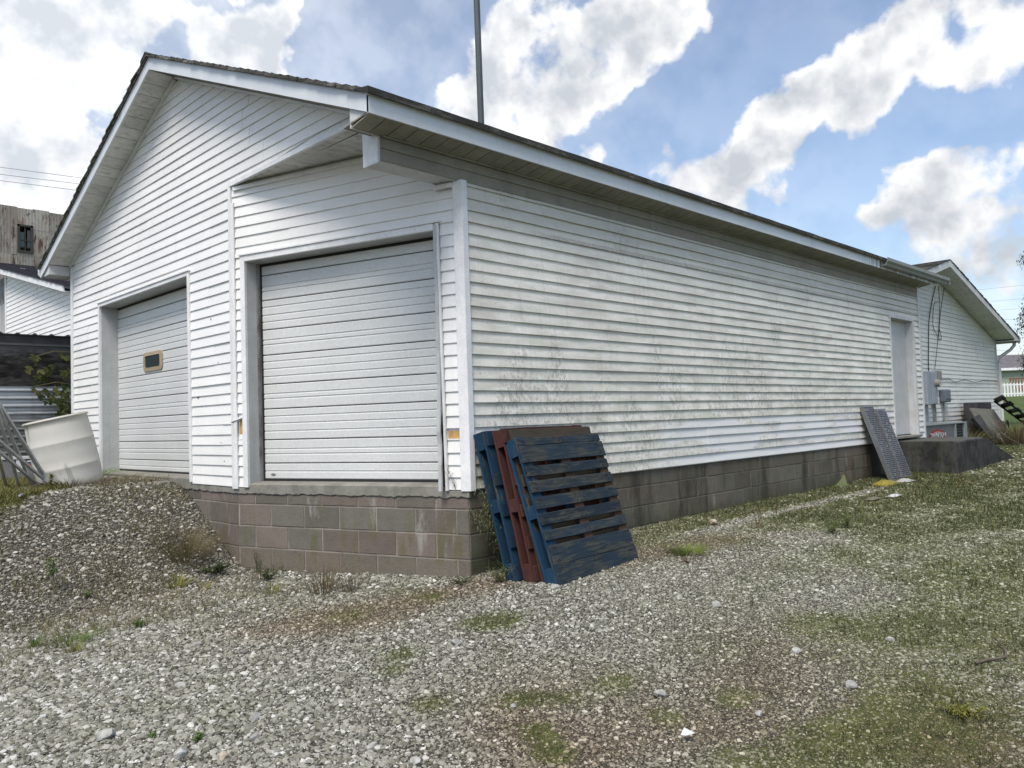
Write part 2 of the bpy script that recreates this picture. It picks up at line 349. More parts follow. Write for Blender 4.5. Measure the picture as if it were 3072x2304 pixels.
def m_fascia(name='fascia_aluminium'):
    t = MT(name, .35, .5); x, y, z = t.sep(t.P)
    c = vary(t, (.60, .63, .655), .05, 2, .02, 30)
    st = t.noise(t.vec(t.P, (9, 1, .5)), 2.2, 6, .7)
    c = t.mix(t.ramp(st, .55, .8, 0, .35), c, (.30, .32, .30))
    end = t.math('MULTIPLY', t.ramp(x, 7.6, 8.9), t.ramp(st, .42, .6)); c = t.mix(t.math('MULTIPLY', end, .9), c, (.04, .042, .035))
    t.col(c); t.bump(t.noise(t.vec(t.P, (.4, .4, 1)), 9, 2), .003, .5); return t.m
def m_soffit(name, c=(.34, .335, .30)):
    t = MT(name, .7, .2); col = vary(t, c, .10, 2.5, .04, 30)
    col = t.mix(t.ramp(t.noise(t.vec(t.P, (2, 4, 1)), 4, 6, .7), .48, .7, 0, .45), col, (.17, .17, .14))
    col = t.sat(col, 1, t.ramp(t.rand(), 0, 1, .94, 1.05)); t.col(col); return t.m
# ------------------------------------------------------------------ terrain
HX=[-400,-30,-6,-3,-1,0,1,2,3.5,8,10,13.4,16,20,30,52,90,400]
HZ=[-.5,-.4,-.25,-.2,-.10,.005,.04,.11,.14,.15,.19,.22,.40,.6,.95,1.72,2.0,2.5]
def sst(t):
    t=np.clip(t,0,1);return t*t*(3-2*t)
def height(x,y):
    x=np.asarray(x,float);y=np.asarray(y,float)
    h=np.interp(x,HX,HZ)
    f=np.clip(1-(x-14)/8,0,1)
    h=h-f*.035*np.clip(-y-.8,0,6)
    # ramp mound of gravel in front of the gable door
    y0=2.28-.10*np.clip(-.76-x,0,6)
    t=(y-y0)/1.62
    m=np.where(t<0,0,np.where(t>1,1,.55*t+.45*sst(t)))
    w=np.clip(1-np.clip(x-2,0,8)/8,0,1)
    h=h+m*w*(.72-np.interp(x,HX,HZ))
    # low lip of earth against the side wall
    h=h+.02*np.exp(-((y+.25)/.3)**2)*np.clip(x/2,0,1)*np.clip((9.3-x),0,1)
    return h

def hgt(x, y): return float(height(x, y))
_g = np.random.RandomState(3).rand(256, 256)
def vnoise(x, y):
    xi = np.floor(x).astype(int); yi = np.floor(y).astype(int); fx = x-xi; fy = y-yi
    fx = fx*fx*(3-2*fx); fy = fy*fy*(3-2*fy); g = lambda a, b: _g[a % 256, b % 256]
    return (g(xi, yi)*(1-fx)+g(xi+1, yi)*fx)*(1-fy)+(g(xi, yi+1)*(1-fx)+g(xi+1, yi+1)*fx)*fy
def fbm(x, y, f=1.0, o=4):
    s = 0; a = .5; t = 0
    for i in range(o): s = s+a*vnoise(x*f+17.3*i, y*f+9.1*i); t += a; a *= .5; f *= 2.03
    return s/t
def blob(x, y, L):
    s = np.zeros_like(x)
    for (a, b, r, k) in L: s = s+k*np.exp(-((x-a)**2+(y-b)**2)/r**2)
    return s
MOSS = [(-.71, -.9, .16, .9), (-.56, -1.02, .14, .8), (-1.39, -.89, .14, .8), (-1.77, -1.63, .12, .9), (-1.45, -1.9, .13, .9), (-1.28, -2.11, .16, .9), (-1.74, -2.43, .10, 1.2), (-1.64, -2.25, .10, .9), (-.96, -2.18, .16, .8),
        (-1.58, -1.07, .10, .7), (-1.1, .1, .25, .6), (-.52, -.15, .18, .6), (3.84, -1.35, .6, .7), (2.2, -1.38, .3, .3), (2.33, -2.98, .7, .6), (.86, -3.45, .4, .7), (.54, -3.01, .3, .3), (.43, -2.66, .25, .45),
        (-1.31, -3.13, .22, .8), (-.92, -3.39, .25, .9), (-.41, -3.56, .3, .9), (-.31, -2.29, .25, .4), (-1.13, -2.61, .12, .6), (-.78, -2.76, .15, .5), (-1.02, -1.37, .12, .3), (-1.44, -.6, .12, .3), (-2.64, -.51, .12, .5), (-2.98, -.57, .12, .4),
        (-2.3, -.4, .10, .3), (-2.5, -.9, .15, .4), (-.5, .3, .25, .5), (6, -2.2, 1.2, .5), (5, -3, 1.5, .6), (8, -1.6, 1.5, .6)]
def zones(x, y):
    n = fbm(x, y, 2.3, 5); n2 = fbm(x+40, y+7, .8, 4)
    moss = blob(x, y, MOSS)*(.45+1.1*n)
    d = x*.72-y*.69                      # moss builds up away from the tyre tracks, to the right
    right = np.clip((d-.4)/3.2, 0, 1)
    tr = np.abs((y+1.25+.13*x)-(0)); tr2 = np.abs(y+2.35+.12*x)
    lane = np.exp(-(tr/.33)**2)+np.exp(-(tr2/.35)**2)
    moss = moss+right*np.clip(.34*n+.36*n2+.27-.45*lane, 0, 1)
    moss = moss+right*.06
    wall = np.exp(-((y+.30)/.36)**2)*np.clip((x-1.1)/1.0, 0, 1)*np.clip((12-x)/2, 0, 1)
    strip = np.exp(-((y+.66)/.11)**2)*np.clip(x-1.8, 0, 1)*np.clip(7.6-x, 0, 1)
    moss = (moss+wall*(.45+.5*n))*(1-.95*strip); wall = wall*(1-strip)
    yl = np.interp(x, [-6, -2.6, -2.15, -1.79, -1.19, -.8], [3.0, 3.3, 3.6, 4.05, 5.4, 6.3]); gl = np.clip((y-yl+(n-.5)*.5)/.16, 0, 1)*np.clip((-.6-x)/.2, 0, 1)
    moss = np.maximum(moss, gl*1.25)
    far = np.clip((x-14)/5, 0, 1)
    moss = np.clip(np.maximum(moss, far*1.2), 0, 1.3)
    # brown fine tracks
    y1 = -.30-.32*x; br = np.exp(-((y-y1)/.26)**2)*np.clip((x+1.9)/.5, 0, 1)*np.clip((3.2-x)/1.2, 0, 1)
    br = br+blob(x, y, [(-1.35, -1.95, .5, .8), (-1.7, -2.5, .4, .8), (-.5, -2.9, .6, .7), (-1.0, -.05, .4, .5), (-1.3, .3, .6, .5), (-1.5, 2.4, 1.0, .35), (-.6, -3.8, .35, .9), (-1.1, -2.9, .35, .7), (.2, -2.3, .4, .3)])
    br = np.clip(br*(.35+1.1*n), 0, 1)
    dark = np.clip((y-1.5-.25*(x+1.2)+(n2-.5)*2.2)/1.7, 0, 1)*np.clip((3-x), 0, 1)*.48+wall*.5
    return moss, br, np.clip(dark, 0, 1)
def axis(a, b, step, lo, hi):
    c = list(np.arange(a, b+1e-6, step)); s = step; v = a
    L = []
    while v > lo: s *= 1.16; v -= s; L.append(v)
    Rr = []; s = step; v = b
    while v < hi: s *= 1.16; v += s; Rr.append(v)
    return np.array(L[::-1]+c+Rr)
xs = axis(-5, 10, .06, -320, 320); ys = axis(-5, 6.5, .06, -320, 320)
GX, GY = np.meshgrid(xs, ys); GZ = height(GX, GY)
near = np.clip(1-(np.hypot(GX-1, GY)-9)/6, 0, 1)
GZ = GZ+near*((fbm(GX, GY, 1.1, 3)-.5)*.035+(fbm(GX+5, GY, 7, 3)-.5)*.014)
inside = (GX > -.7) & (GY > .05) & (GX < 11) & (GY < 7.2)
def m_ground():
    t = MT('ground_gravel_and_moss', .95, .15); x, y, z = t.sep(t.P)
    moss = t.attr('moss'); br = t.attr('brown'); dark = t.attr('dark')
    v1 = t.N.new('ShaderNodeTexVoronoi'); v1.inputs['Scale'].default_value = 110; t.L.new(t.P, v1.inputs['Vector'])
    v2 = t.N.new('ShaderNodeTexVoronoi'); v2.inputs['Scale'].default_value = 60; t.L.new(t.P, v2.inputs['Vector'])
    g = t.sep(v1.outputs['Color'])[0]; g2 = t.sep(v2.outputs['Color'])[1]
    st = t.cramp(t.math('ADD', t.math('MULTIPLY', g, .6), t.math('MULTIPLY', g2, .4)), [(0, (.055, .051, .038)), (.40, (.10, .094, .074)), (.68, (.165, .157, .130)), (.9, (.27, .26, .23))])
    st = t.sat(st, 1, t.ramp(v1.outputs['Distance'], .2, .75, 1.1, .35))
    stb = t.mix(1, st, (.90, .78, .67), 'MULTIPLY'); st = t.mix(t.math('MULTIPLY', br, .85), st, stb)
    soil = t.mix(t.noise(t.P, 30, 4), (.07, .052, .036), (.13, .105, .08))
    st = t.mix(t.math('MULTIPLY', br, t.ramp(t.noise(t.P, 14, 5, .7), .45, .6, 0, .7)), st, soil)
    st = t.mix(t.math('MULTIPLY', dark, .7), st, t.mix(1, st, (.85, .80, .80), 'MULTIPLY'))
    mn = t.noise(t.P, 26, 6, .75); mk = t.ramp(t.math('ADD', moss, t.math('MULTIPLY', t.math('SUBTRACT', mn, .5), 1.5)), .35, .62)
    mc = t.cramp(t.noise(t.P, 9, 5, .7), [(.3, (.040, .044, .018)), (.5, (.082, .092, .030)), (.66, (.125, .135, .044)), (.8, (.15, .13, .06))])
    c = t.mix(t.math('MULTIPLY', mk, .92), st, mc)
    far = t.ramp(x, 15, 19)
    gn = t.noise(t.P, 3, 6, .7); c = t.mix(far, c, t.mix(t.ramp(gn, .3, .7), (.065, .095, .03), (.10, .135, .045)))
    t.col(c); t.bump(t.math('ADD', t.math('MULTIPLY', v1.outputs['Distance'], -1), t.math('MULTIPLY', t.noise(t.P, 90, 4, .7), .6)), .012, .9); return t.m
M_GROUND = m_ground()
def make_ground():
    ny, nx = GX.shape; V = np.stack([GX.ravel(), GY.ravel(), GZ.ravel()], 1)
    i = np.arange(ny*nx).reshape(ny, nx); F = np.stack([i[:-1, :-1], i[:-1, 1:], i[1:, 1:], i[1:, :-1]], -1).reshape(-1, 4)
    me = bpy.data.meshes.new('ground'); me.vertices.add(len(V)); me.vertices.foreach_set('co', V.ravel())
    me.loops.add(F.size); me.loops.foreach_set('vertex_index', F.ravel()); me.polygons.add(len(F))
    me.polygons.foreach_set('loop_start', np.arange(0, F.size, 4)); me.polygons.foreach_set('loop_total', np.full(len(F), 4)); me.update(); me.validate()
    me.polygons.foreach_set('use_smooth', [True]*len(me.polygons))
    mo, br, dk = zones(GX, GY)
    for nm, a in (('moss', mo), ('brown', br), ('dark', dk)):
        at = me.attributes.new(nm, 'FLOAT', 'POINT'); at.data.foreach_set('value', a.ravel().astype(np.float32))
    me.materials.append(M_GROUND)
    o = bpy.data.objects.new('ground', me); COL.objects.link(o); o['kind'] = 'structure'
    return o
make_ground()

# ------------------------------------------------------------------ materials used by the buildings
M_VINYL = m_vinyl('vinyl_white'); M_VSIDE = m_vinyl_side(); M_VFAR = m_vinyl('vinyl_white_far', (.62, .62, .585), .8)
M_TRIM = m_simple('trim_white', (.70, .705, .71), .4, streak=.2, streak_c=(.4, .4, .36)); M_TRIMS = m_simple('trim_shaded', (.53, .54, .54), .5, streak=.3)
M_JAMB = m_simple('jamb_wrap', (.42, .43, .43), .35, streak=.3, streak_c=(.24, .25, .24)); M_DOOR = m_simple('door_paint', (.565, .58, .575), .38, amt=.035, scale=1.5, streak=.12, streak_c=(.45, .49, .45))
M_BLACK = m_simple('black_rubber', (.018, .018, .02), .7); M_BLKF = m_block('block_front', (.162, .134, .116), (.138, .128, .110), False); M_BLKS = m_block('block_side', (.125, .11, .085), (.13, .122, .095), True)
M_MORT = m_simple('mortar', (.235, .21, .18), .95, amt=.3); M_MORTS = m_simple('mortar_side', (.15, .14, .11), .95, amt=.3, streak=.6, streak_c=(.05, .05, .04)); M_SILL = m_simple('concrete_sill', (.20, .195, .17), .9, amt=.2, scale=6, bump=.004, streak=.3, streak_c=(.12, .11, .09))
M_FASC = m_fascia(); M_SOF = m_soffit('soffit_vinyl', (.62, .62, .60)); M_SOFD = m_soffit('soffit_eave_dirty', (.27, .265, .225)); M_SOFD2 = m_soffit('beam_cladding_dirty_shaded', (.25, .24, .20)); M_SHING = m_shingle(); M_DRIP = m_simple('shingle_edge', (.30, .29, .27), .9, amt=.35, scale=40, bump=.004)  # beam cladding tone: grime with the shade below the eave mixed into the colour
M_OSB = m_simple('sheathing_board', (.42, .27, .10), .8, amt=.25, scale=14)
M_OLDWOOD = m_wood('weathered_frame_wood', (.30, .30, .30), (.17, .14, .13), .7, 'z')

def siding(fr, parent, mat, u0, u1, z0, z1, lap, holes=(), top=None, seam=3.66, zb=None, seed=1, wav=.0012, name='siding_board', d0=.003, dl=.0145, uclip=None):
    """horizontal vinyl laps. top(u)->max z ; holes: (u0,u1,z0,z1)"""
    rn = random.Random(seed); k = 0; z = z0
    while z < z1-1e-4:
        zt = min(z+lap, z1); zm = (z+zt)/2
        a, b = u0, u1
        if uclip: a0, b0 = uclip(z+.001); a1, b1 = uclip(zt)
        segs = [(a, b)]
        for h in holes:
            if h[2] < zm < h[3]:
                ns = []
                for s in segs:
                    if h[1] <= s[0] or h[0] >= s[1]: ns.append(s); continue
                    if h[0] > s[0]: ns.append((s[0], h[0]))
                    if h[1] < s[1]: ns.append((h[1], s[1]))
                segs = ns
        if k % 2 == 0: so_ = rn.uniform(.4, seam)
        for s in segs:
            cuts = [s[0]]; c = u0+so_
            while c < s[1]-.25:
                if c > s[0]+.25: cuts.append(c)
                c += seam
            cuts.append(s[1])
            for j in range(len(cuts)-1):
                p, q = cuts[j], cuts[j+1]+(.02 if j < len(cuts)-2 else 0)
                n = max(1, int((q-p)/.45)); V = []; e = .0032*(j % 2)
                for i in range(n+1):
                    t = i/n; w = rn.uniform(-wav, wav); ub = ut = p+(q-p)*t
                    if uclip:
                        ub = max(a0, min(b0, ub)); ut = max(a1, min(b1, ut))
                    V += [fr(ub, z+w, d0-.002), fr(ub, z+w*.8, dl+w+e), fr(ub, z+.004+w*.8, dl+.001+w+e), fr(ut, zt+.001, d0+e), fr(ut, zt+.001, d0-.003)]
                if uclip and (b0 <= p or a0 >= q): continue
                F = []
                for i in range(n):
                    o = i*5
                    for r in range(4): F.append((o+r, o+5+r, o+6+r, o+1+r))
                F.append((0, 1, 2, 3, 4)); o = n*5; F.append((o+4, o+3, o+2, o+1, o))
                me = mesh(name, V, F, mat); part(name, me, parent)
        z += lap; k += 1

def blocks(fr, parent, mat, rows, u0, u1, d_in=.10, pitch=.406, gap=.011, mort=None, umin=None):
    rn = random.Random(5)
    for (z0, z1, off) in rows:
        u = off
        while u > u0: u -= pitch
        while u < u1:
            a, b = max(u, u0)+gap/2, min(u+pitch, u1)-gap/2; u += pitch
            if b-a < .03: continue
            j = rn.uniform(-.0015, .0015); mb = MB(); mb.V = []; c = .004
            za, zb_ = z0+gap/2, z1-gap/2
            V = [fr(a, za, -d_in), fr(b, za, -d_in), fr(b, zb_, -d_in), fr(a, zb_, -d_in), fr(a, za, -c+j), fr(b, za, -c+j), fr(b, zb_, -c+j), fr(a, zb_, -c+j),
                 fr(a+c, za+c, j), fr(b-c, za+c, j), fr(b-c, zb_-c, j), fr(a+c, zb_-c, j)]
            F = [(3, 2, 1, 0), (0, 1, 5, 4), (1, 2, 6, 5), (2, 3, 7, 6), (3, 0, 4, 7), (4, 5, 9, 8), (5, 6, 10, 9), (6, 7, 11, 10), (7, 4, 8, 11), (8, 9, 10, 11)]
            mb.add(V, F); mb.obj('concrete_block', mat, parent)

# ------------------------------------------------------------------ the garage building
CA, CB = .7601, 2.4593; CL = math.hypot(CA, CB)
G = thing('garage_building', 'white vinyl sided garage with low gable roof, two roll-up doors and clipped corner', 'building', (0, 0, 0))
FS = Frame((0, 0), (1, 0), (0, -1)); FC = Frame((-CA, CB), (CA, -CB), (-CB, -CA)); FG = Frame((-CA, 0), (0, 1), (-1, 0))
LAP = .1004; ZS = .7088; LX = 11.137
RY, RZ, SL = 3.70, 5.265, .4187     # ridge (top of fascia), slope
def wallpart(name, poly, d0, d1, mat=M_SOF):
    mb = MB(); mb.prism(poly, d0, d1); return mb.obj(name, mat, G)
# solid walls (sheathing behind the siding)
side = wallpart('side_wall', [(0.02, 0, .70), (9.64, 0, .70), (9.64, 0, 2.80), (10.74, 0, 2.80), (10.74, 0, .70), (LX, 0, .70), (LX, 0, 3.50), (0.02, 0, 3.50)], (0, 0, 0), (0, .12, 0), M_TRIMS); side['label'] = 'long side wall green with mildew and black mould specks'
gtop = lambda y: RZ-.16-SL*abs(y-RY)
gp = [(-CA, 7.31, .70), (-CA, 6.17, .70), (-CA, 6.17, 2.91), (-CA, 3.46, 2.91), (-CA, 3.46, .70), (-CA, CB, .70), (-CA, CB, 3.655), (-CA, .0, 3.655), (-CA, .0, 3.70), (-CA, .18, gtop(.18)), (-CA, RY, gtop(RY)), (-CA, 7.31, gtop(7.31))]
gab = wallpart('gable_wall', gp, (.001, 0, 0), (.12, 0, 0), M_TRIM); gab['label'] = 'tall white gable wall with the left roll-up door'
chp = [FC(0, .70), FC(.155, .70), FC(.155, 2.9), FC(2.335, 2.9), FC(2.335, .70), FC(CL, .70), FC(CL, 3.25), FC(CL-.02, 3.64), FC(0, 3.64)]
chw = wallpart('chamfered_wall', [tuple(p) for p in chp], (0, 0, 0), -FC.N*.12, M_TRIM); chw['label'] = 'clipped corner wall around the right roll-up door'
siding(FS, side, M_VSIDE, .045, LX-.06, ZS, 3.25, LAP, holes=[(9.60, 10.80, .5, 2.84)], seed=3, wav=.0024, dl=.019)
def gclip(z):
    dy = max(0, (RZ-.165-z)/SL); return (max(RY-dy, .03 if z > 3.65 else CB+.045), min(RY+dy, 7.25))
siding(FG, gab, M_VINYL, 0.03, 7.25, ZS, 5.09, LAP, holes=[(3.43, 6.19, .5, 2.955)], uclip=gclip, seed=8)
siding(FC, chw, M_VINYL, .0, 2.525, ZS-.002, 3.62, LAP, holes=[(.11, 2.375, .5, 2.915), (-.01, .105, 1.165, 1.36), (2.39, 2.52, 1.12, 1.19)], seed=4)
# foundations
fnd = MB(); FS.box(fnd, .004, 11.1, -.5, .70, -.35, -.006); fs = fnd.obj('side_foundation', M_MORTS, G); fs['label'] = 'dark damp stained block foundation below the side wall'
blocks(FS, fs, M_BLKS, [(-.268, -.065, .002), (-.063, .138, .2004), (.14, .343, .002), (.343, .546, .2004), (.546, .70, .002)], .0, 11.1)
fnd = MB(); FC.box(fnd, .004, CL-.004, -.5, .645, -.35, -.006); fc = fnd.obj('corner_foundation', M_MORT, G); fc['label'] = 'brown and green grey block foundation under the right roll-up door'
blocks(FC, fc, M_BLKF, [(-.268, -.063, .2226), (-.063, .14, .4215), (.14, .343, .2226), (.343, .546, .4215), (.546, .644, .2226)], .0, CL)
fnd = MB(); FG.box(fnd, CB+.004, 7.3, -.3, .645, -.35, -.006); fg = fnd.obj('gable_foundation', M_MORT, G)
blocks(FG, fg, M_BLKF, [(-.063, .14, 2.66), (.14, .343, 2.86), (.343, .546, 2.66), (.546, .644, 2.86)], CB+.001, 4.3)
# concrete sills with a broken lower edge
def sill(fr, u0, u1, name, holes_label=None, zt=.707, top=.742, d=.012, door=None):
    mb = MB(); rn = random.Random(9); n = int((u1-u0)/.035); V = []; F = []
    for i in range(n+1):
        u = u0+(u1-u0)*i/n; zb_ = .646+rn.uniform(-.006, .006)-(.008 if rn.random() < .2 else 0); dd = d+rn.uniform(-.002, .003); tt = zt
        if door and door[0] < u < door[1]: tt = top
        V += [fr(u, zb_, -.02), fr(u, zb_, dd-.004), fr(u, zb_+.006, dd), fr(u, tt-.012, dd), fr(u, tt-.002, dd-.012), fr(u, tt+.004, -.05), fr(u, tt+.014, -.30)]
    for i in range(n):
        for r in range(6): F.append((i*7+r, i*7+7+r, i*7+8+r, i*7+1+r))
    F.append(tuple(range(7))); F.append(tuple(range(n*7, n*7+7))[::-1])
    mb.add(V, F); return mb.obj(name, M_SILL, G)
sill(FC, -.002, CL+.012, 'concrete_sill', door=(.16, 2.35)); sill(FG, CB-.004, 6.6, 'concrete_sill', top=.765, door=(3.45, 6.18))
# corner post and trims
def trimbox(fr, u0, u1, z0, z1, d0, d1, name, mat=M_TRIM, par=G, bv=.003):
    mb = MB(); fr.box(mb, u0, u1, z0, z1, d0, d1); o = mb.obj(name, mat, par)
    if bv: bevel(o, bv)
    return o
c0 = FC(CL, 0, .03); q = [FC(2.522, 0, .004), FC(2.522, 0, .03), Vector((-.004, -.034, 0)), Vector((.055, -.034, 0)), Vector((.055, -.002, 0)), Vector((.0, .0, 0))]
mb = MB(); mb.prism([p+Vector((0, 0, .695)) for p in q], (0, 0, 0), (0, 0, 2.56)); bevel(mb.obj('corner_post', M_TRIM, G), .003)
trimbox(FC, -.004, .035, .69, 3.46, .012, .032, 'corner_trim', bv=.002)
trimbox(FG, CB-.0, CB+.05, .69, 3.655, .004, .030, 'corner_trim', bv=.002)
trimbox(FG, 7.235, 7.315, .69, 3.60, .002, .03, 'corner_post')
trimbox(FS, LX-.062, LX+.01, .70, 3.46, .002, .03, 'corner_post', M_TRIMS)
trimbox(FC, .03, 2.2, 3.575, 3.612, .004, .034, 'ceiling_trim', M_TRIM, bv=.002)
mb = MB(); FC.box(mb, 2.37, 2.522, 3.195, 3.232, .03, .052); FC.box(mb, 2.352, 2.37, 3.188, 3.240, .028, .056); mb.obj('loose_trim_strip', M_TRIM, G)
# porch beam carrying the overhang, boxed in white metal
mb = MB(); mb.box((-.80, .001, 3.245), (-.02, .20, 3.60)); bevel(mb.obj('beam', M_TRIMS, G), .003)
mb = MB(); mb.box((-.808, .012, 3.238), (-.795, .205, 3.565)); mb.box((-.86, -.01, 3.57), (-.80, .21, 3.60)); bevel(mb.obj('beam_end_cap', M_TRIM, G), .002)
# face of the beam: the two upper laps run on over it
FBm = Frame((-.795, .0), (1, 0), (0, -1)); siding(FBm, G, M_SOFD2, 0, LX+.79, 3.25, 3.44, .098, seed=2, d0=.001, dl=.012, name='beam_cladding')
# triangular porch ceiling of narrow boards
cy = 0.2; k = 0
while cy < 2.45:
    y1 = min(cy+.125, 2.455); f = lambda y: -CA+.0+(CB-y)/CB*CA
    if f(cy)+CA > .02:
        mb = MB(); mb.prism([(-CA-.0, cy+.004, 3.642), (f(cy+.004)-.0, cy+.004, 3.642), (f(y1), y1, 3.642), (-CA, y1, 3.642)], (0, 0, 0), (0, 0, .012)); mb.obj('ceiling_board', M_SOF, G)
    cy += .125
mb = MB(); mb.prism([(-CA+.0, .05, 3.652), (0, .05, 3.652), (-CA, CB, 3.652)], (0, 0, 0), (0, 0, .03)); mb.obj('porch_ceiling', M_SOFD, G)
mb = MB(); mb.box((-.792, .02, 3.622), (-.762, CB+.03, 3.668)); bevel(mb.obj('porch_edge_trim', M_TRIM, G), .003)

# ---- roll-up doors
M_GAP = m_simple('door_gap', (.10, .105, .10), .7)
def rollup(fr, u0, u1, z0, z1, rec, name, label, hides=()):
    """strips between the dark joints, pairs of shallow ribs inside"""
    d = MB(); fr.box(d, u0, u1, z0-.02, z1+.12, -rec-.05, -rec-.022); door = d.obj(name, M_GAP, G); door['label'] = label
    seams = [z0, .922, 1.147, 1.445, 1.684, 1.968, 2.215, 2.504, 2.75, z1+.1]
    ribs = {0: [.845], 1: [1.009, 1.057], 2: [1.228, 1.303, 1.372], 3: [1.542, 1.589], 4: [1.757, 1.83, 1.902], 5: [2.067, 2.114], 6: [2.29, 2.355, 2.434], 7: [2.59, 2.635], 8: []}
    for i in range(len(seams)-1):
        a = seams[i]+(.0 if i == 0 else .0045); b = seams[i+1]-.0045; prof = [(a, -.03), (a, -.004), (a+.006, 0)]
        for rz in ribs[i]: prof += [(rz-.010, 0), (rz-.003, -.006), (rz+.003, -.006), (rz+.010, .001), (rz+.013, 0)]
        prof += [(b-.006, 0), (b, -.004), (b, -.03)]
        V = []; n = 6
        for k in range(n+1):
            u = u0+(u1-u0)*k/n; w = rnd.uniform(-.0012, .0012)
            for z, dd in prof: V.append(fr(u, z, -rec+dd+w))
        m_ = len(prof); F = []
        for k in range(n):
            for r in range(m_-1): F.append((k*m_+r, (k+1)*m_+r, (k+1)*m_+r+1, k*m_+r+1))
        F.append(tuple(range(m_))[::-1]); F.append(tuple(range(n*m_, n*m_+m_)))
        mb = MB(); mb.add(V, F); mb.obj('door_panel', M_DOOR, door)
    mb = MB(); fr.box(mb, u0, u1, z0-.03, z0, -rec-.03, -rec-.004); mb.obj('bottom_seal', M_BLACK, door)
    return door
def doorframe(fr, u0, u1, zb_, zt, rec, w=.06, right=True, wood=True):
    t0, t1 = .018, .034
    trimbox(fr, u0-w, u0, zb_-.02, zt+w, .0, t1, 'door_casing')
    if right: trimbox(fr, u1, u1+w, zb_-.02, zt+w, .0, t1, 'door_casing')
    trimbox(fr, u0, u1, zt, zt+w, .0, t1, 'door_casing')
    mb = MB(); fr.box(mb, u0-w-.012, u1+w+.012, zt+w, zt+w+.014, .0, t1+.012); mb.obj('drip_cap', M_TRIM, G)
    trimbox(fr, u0-.02, u0-.0, zb_-.01, zt, -rec+.045, .0, 'door_jamb', M_JAMB, bv=0); trimbox(fr, u1, u1+.02, zb_-.01, zt, -rec-.03, .0, 'door_jamb', M_JAMB, bv=0)
    trimbox(fr, u0, u1, zt, zt+.02, -rec-.0, .0, 'door_jamb', M_JAMB, bv=0)
    trimbox(fr, u0-.02, u0+.006, zb_-.01, zt, -rec-.03, -rec+.043, 'door_stop', M_OLDWOOD, bv=0)
    mb = MB(); fr.box(mb, u0+.006, u0+.03, zb_, zt-.01, -rec-.05, -rec-.0); mb.obj('weather_strip', M_BLACK, G)
    mb = MB(); fr.box(mb, u0, u1, zt-.028, zt, -rec-.03, -rec+.002); mb.obj('weather_strip', M_BLACK, G)
dr = rollup(FC, .20, 2.33, .775, 2.86, .165, 'rollup_door', 'right roll-up door of ribbed white steel')
doorframe(FC, .17, 2.325, .725, 2.865, .165, right=False)
mb = MB(); 
V = []
for i in range(9):
    t = i/8; a = 2*math.pi*t; V.append(FC(.305+.032*math.cos(a), .815+.010*math.sin(a), -.160))
mb.add(V[:8], [tuple(range(8))]); mb.obj('lift_handle', m_simple('dull_steel', (.25, .25, .24), .5, metal=.6), dr)
dg = rollup(FG, 3.45, 6.165, .795, 2.89, .20, 'rollup_door', 'left roll-up door with a small tan framed window')
doorframe(FG, 3.47, 6.155, .745, 2.90, .20, w=.045)
# rounded window in the left door: tan frame, dark glass
M_TAN = m_simple('window_frame_tan', (.34, .27, .18), .5); M_GLASS = MT('dark_glass', .08, .6).col((.035, .05, .05)).m
def rrect(fr, u0, u1, z0, z1, r, d, n=4):
    P = []
    for cx, cz, a0 in ((u1-r, z0+r, -90), (u1-r, z1-r, 0), (u0+r, z1-r, 90), (u0+r, z0+r, 180)):
        for i in range(n+1):
            a = R(a0+90*i/n); P.append(fr(cx+r*math.cos(a), cz+r*math.sin(a), d))
    return P
o_ = rrect(FG, 4.70, 5.28, 2.0, 2.235, .06, -.20+.012); i_ = rrect(FG, 4.765, 5.22, 2.045, 2.19, .025, -.20+.016); o2 = rrect(FG, 4.70, 5.28, 2.0, 2.235, .06, -.205); i2 = rrect(FG, 4.765, 5.22, 2.045, 2.19, .025, -.20+.008)
mb = MB(); n = len(o_); V = o2+o_+i_+i2; F = []
for r in range(3):
    for i in range(n): j = (i+1) % n; F.append((r*n+i, r*n+j, (r+1)*n+j, (r+1)*n+i))
mb.add(V, F); win = mb.obj('window_frame', M_TAN, dg)
mb = MB(); mb.add(i2, [tuple(range(n))]); mb.obj('window_pane', M_GLASS, dg)
# bent casing and peeled strip at the right of the clipped-corner door
mb = MB(); rn = random.Random(4); V = []; F = []; zs_ = np.linspace(.70, 2.92, 24)
for i, z in enumerate(zs_):
    t = 1-(z-.70)/2.22; b = .010*math.sin(z*9)+(.022*math.exp(-((z-1.22)/.06)**2)); u = 2.325-.0+.012*t
    out = .034+.05*t**2+(.015 if abs(z-1.22) < .06 else 0)+.004*math.sin(z*23)
    V += [FC(u, z, .0), FC(u+b*.3, z, out), FC(u+.032+b*.4, z, out+.004), FC(u+.036, z, out-.012)]
for i in range(len(zs_)-1):
    for r in range(3): F.append((i*4+r, i*4+4+r, i*4+5+r, i*4+1+r))
mb.add(V, F); cs = mb.obj('bent_casing', M_JAMB, G); md = cs.modifiers.new('s', 'SOLIDIFY'); md.thickness = .002; cs['label'] = 'bent metal casing peeling off the right door edge'
mb = MB(); V = []; F = []
for i, z in enumerate(zs_):
    t = 1-(z-.70)/2.22; u = 2.352+.024*t; V += [FC(u, z, .012), FC(u, z, .034), FC(u+.022, z, .038), FC(u+.024, z, .02)]
for i in range(len(zs_)-1):
    for r in range(3): F.append((i*4+r, i*4+4+r, i*4+5+r, i*4+1+r))
mb.add(V, F); cs = mb.obj('siding_channel', M_TRIM, G); md = cs.modifiers.new('s', 'SOLIDIFY'); md.thickness = .0025
mb = MB(); FC.box(mb, 2.33, 2.358, .70, 2.9, -.10, .004); mb.obj('exposed_framing', m_simple('dark_old_wood', (.05, .045, .04), .9, amt=.3), G)
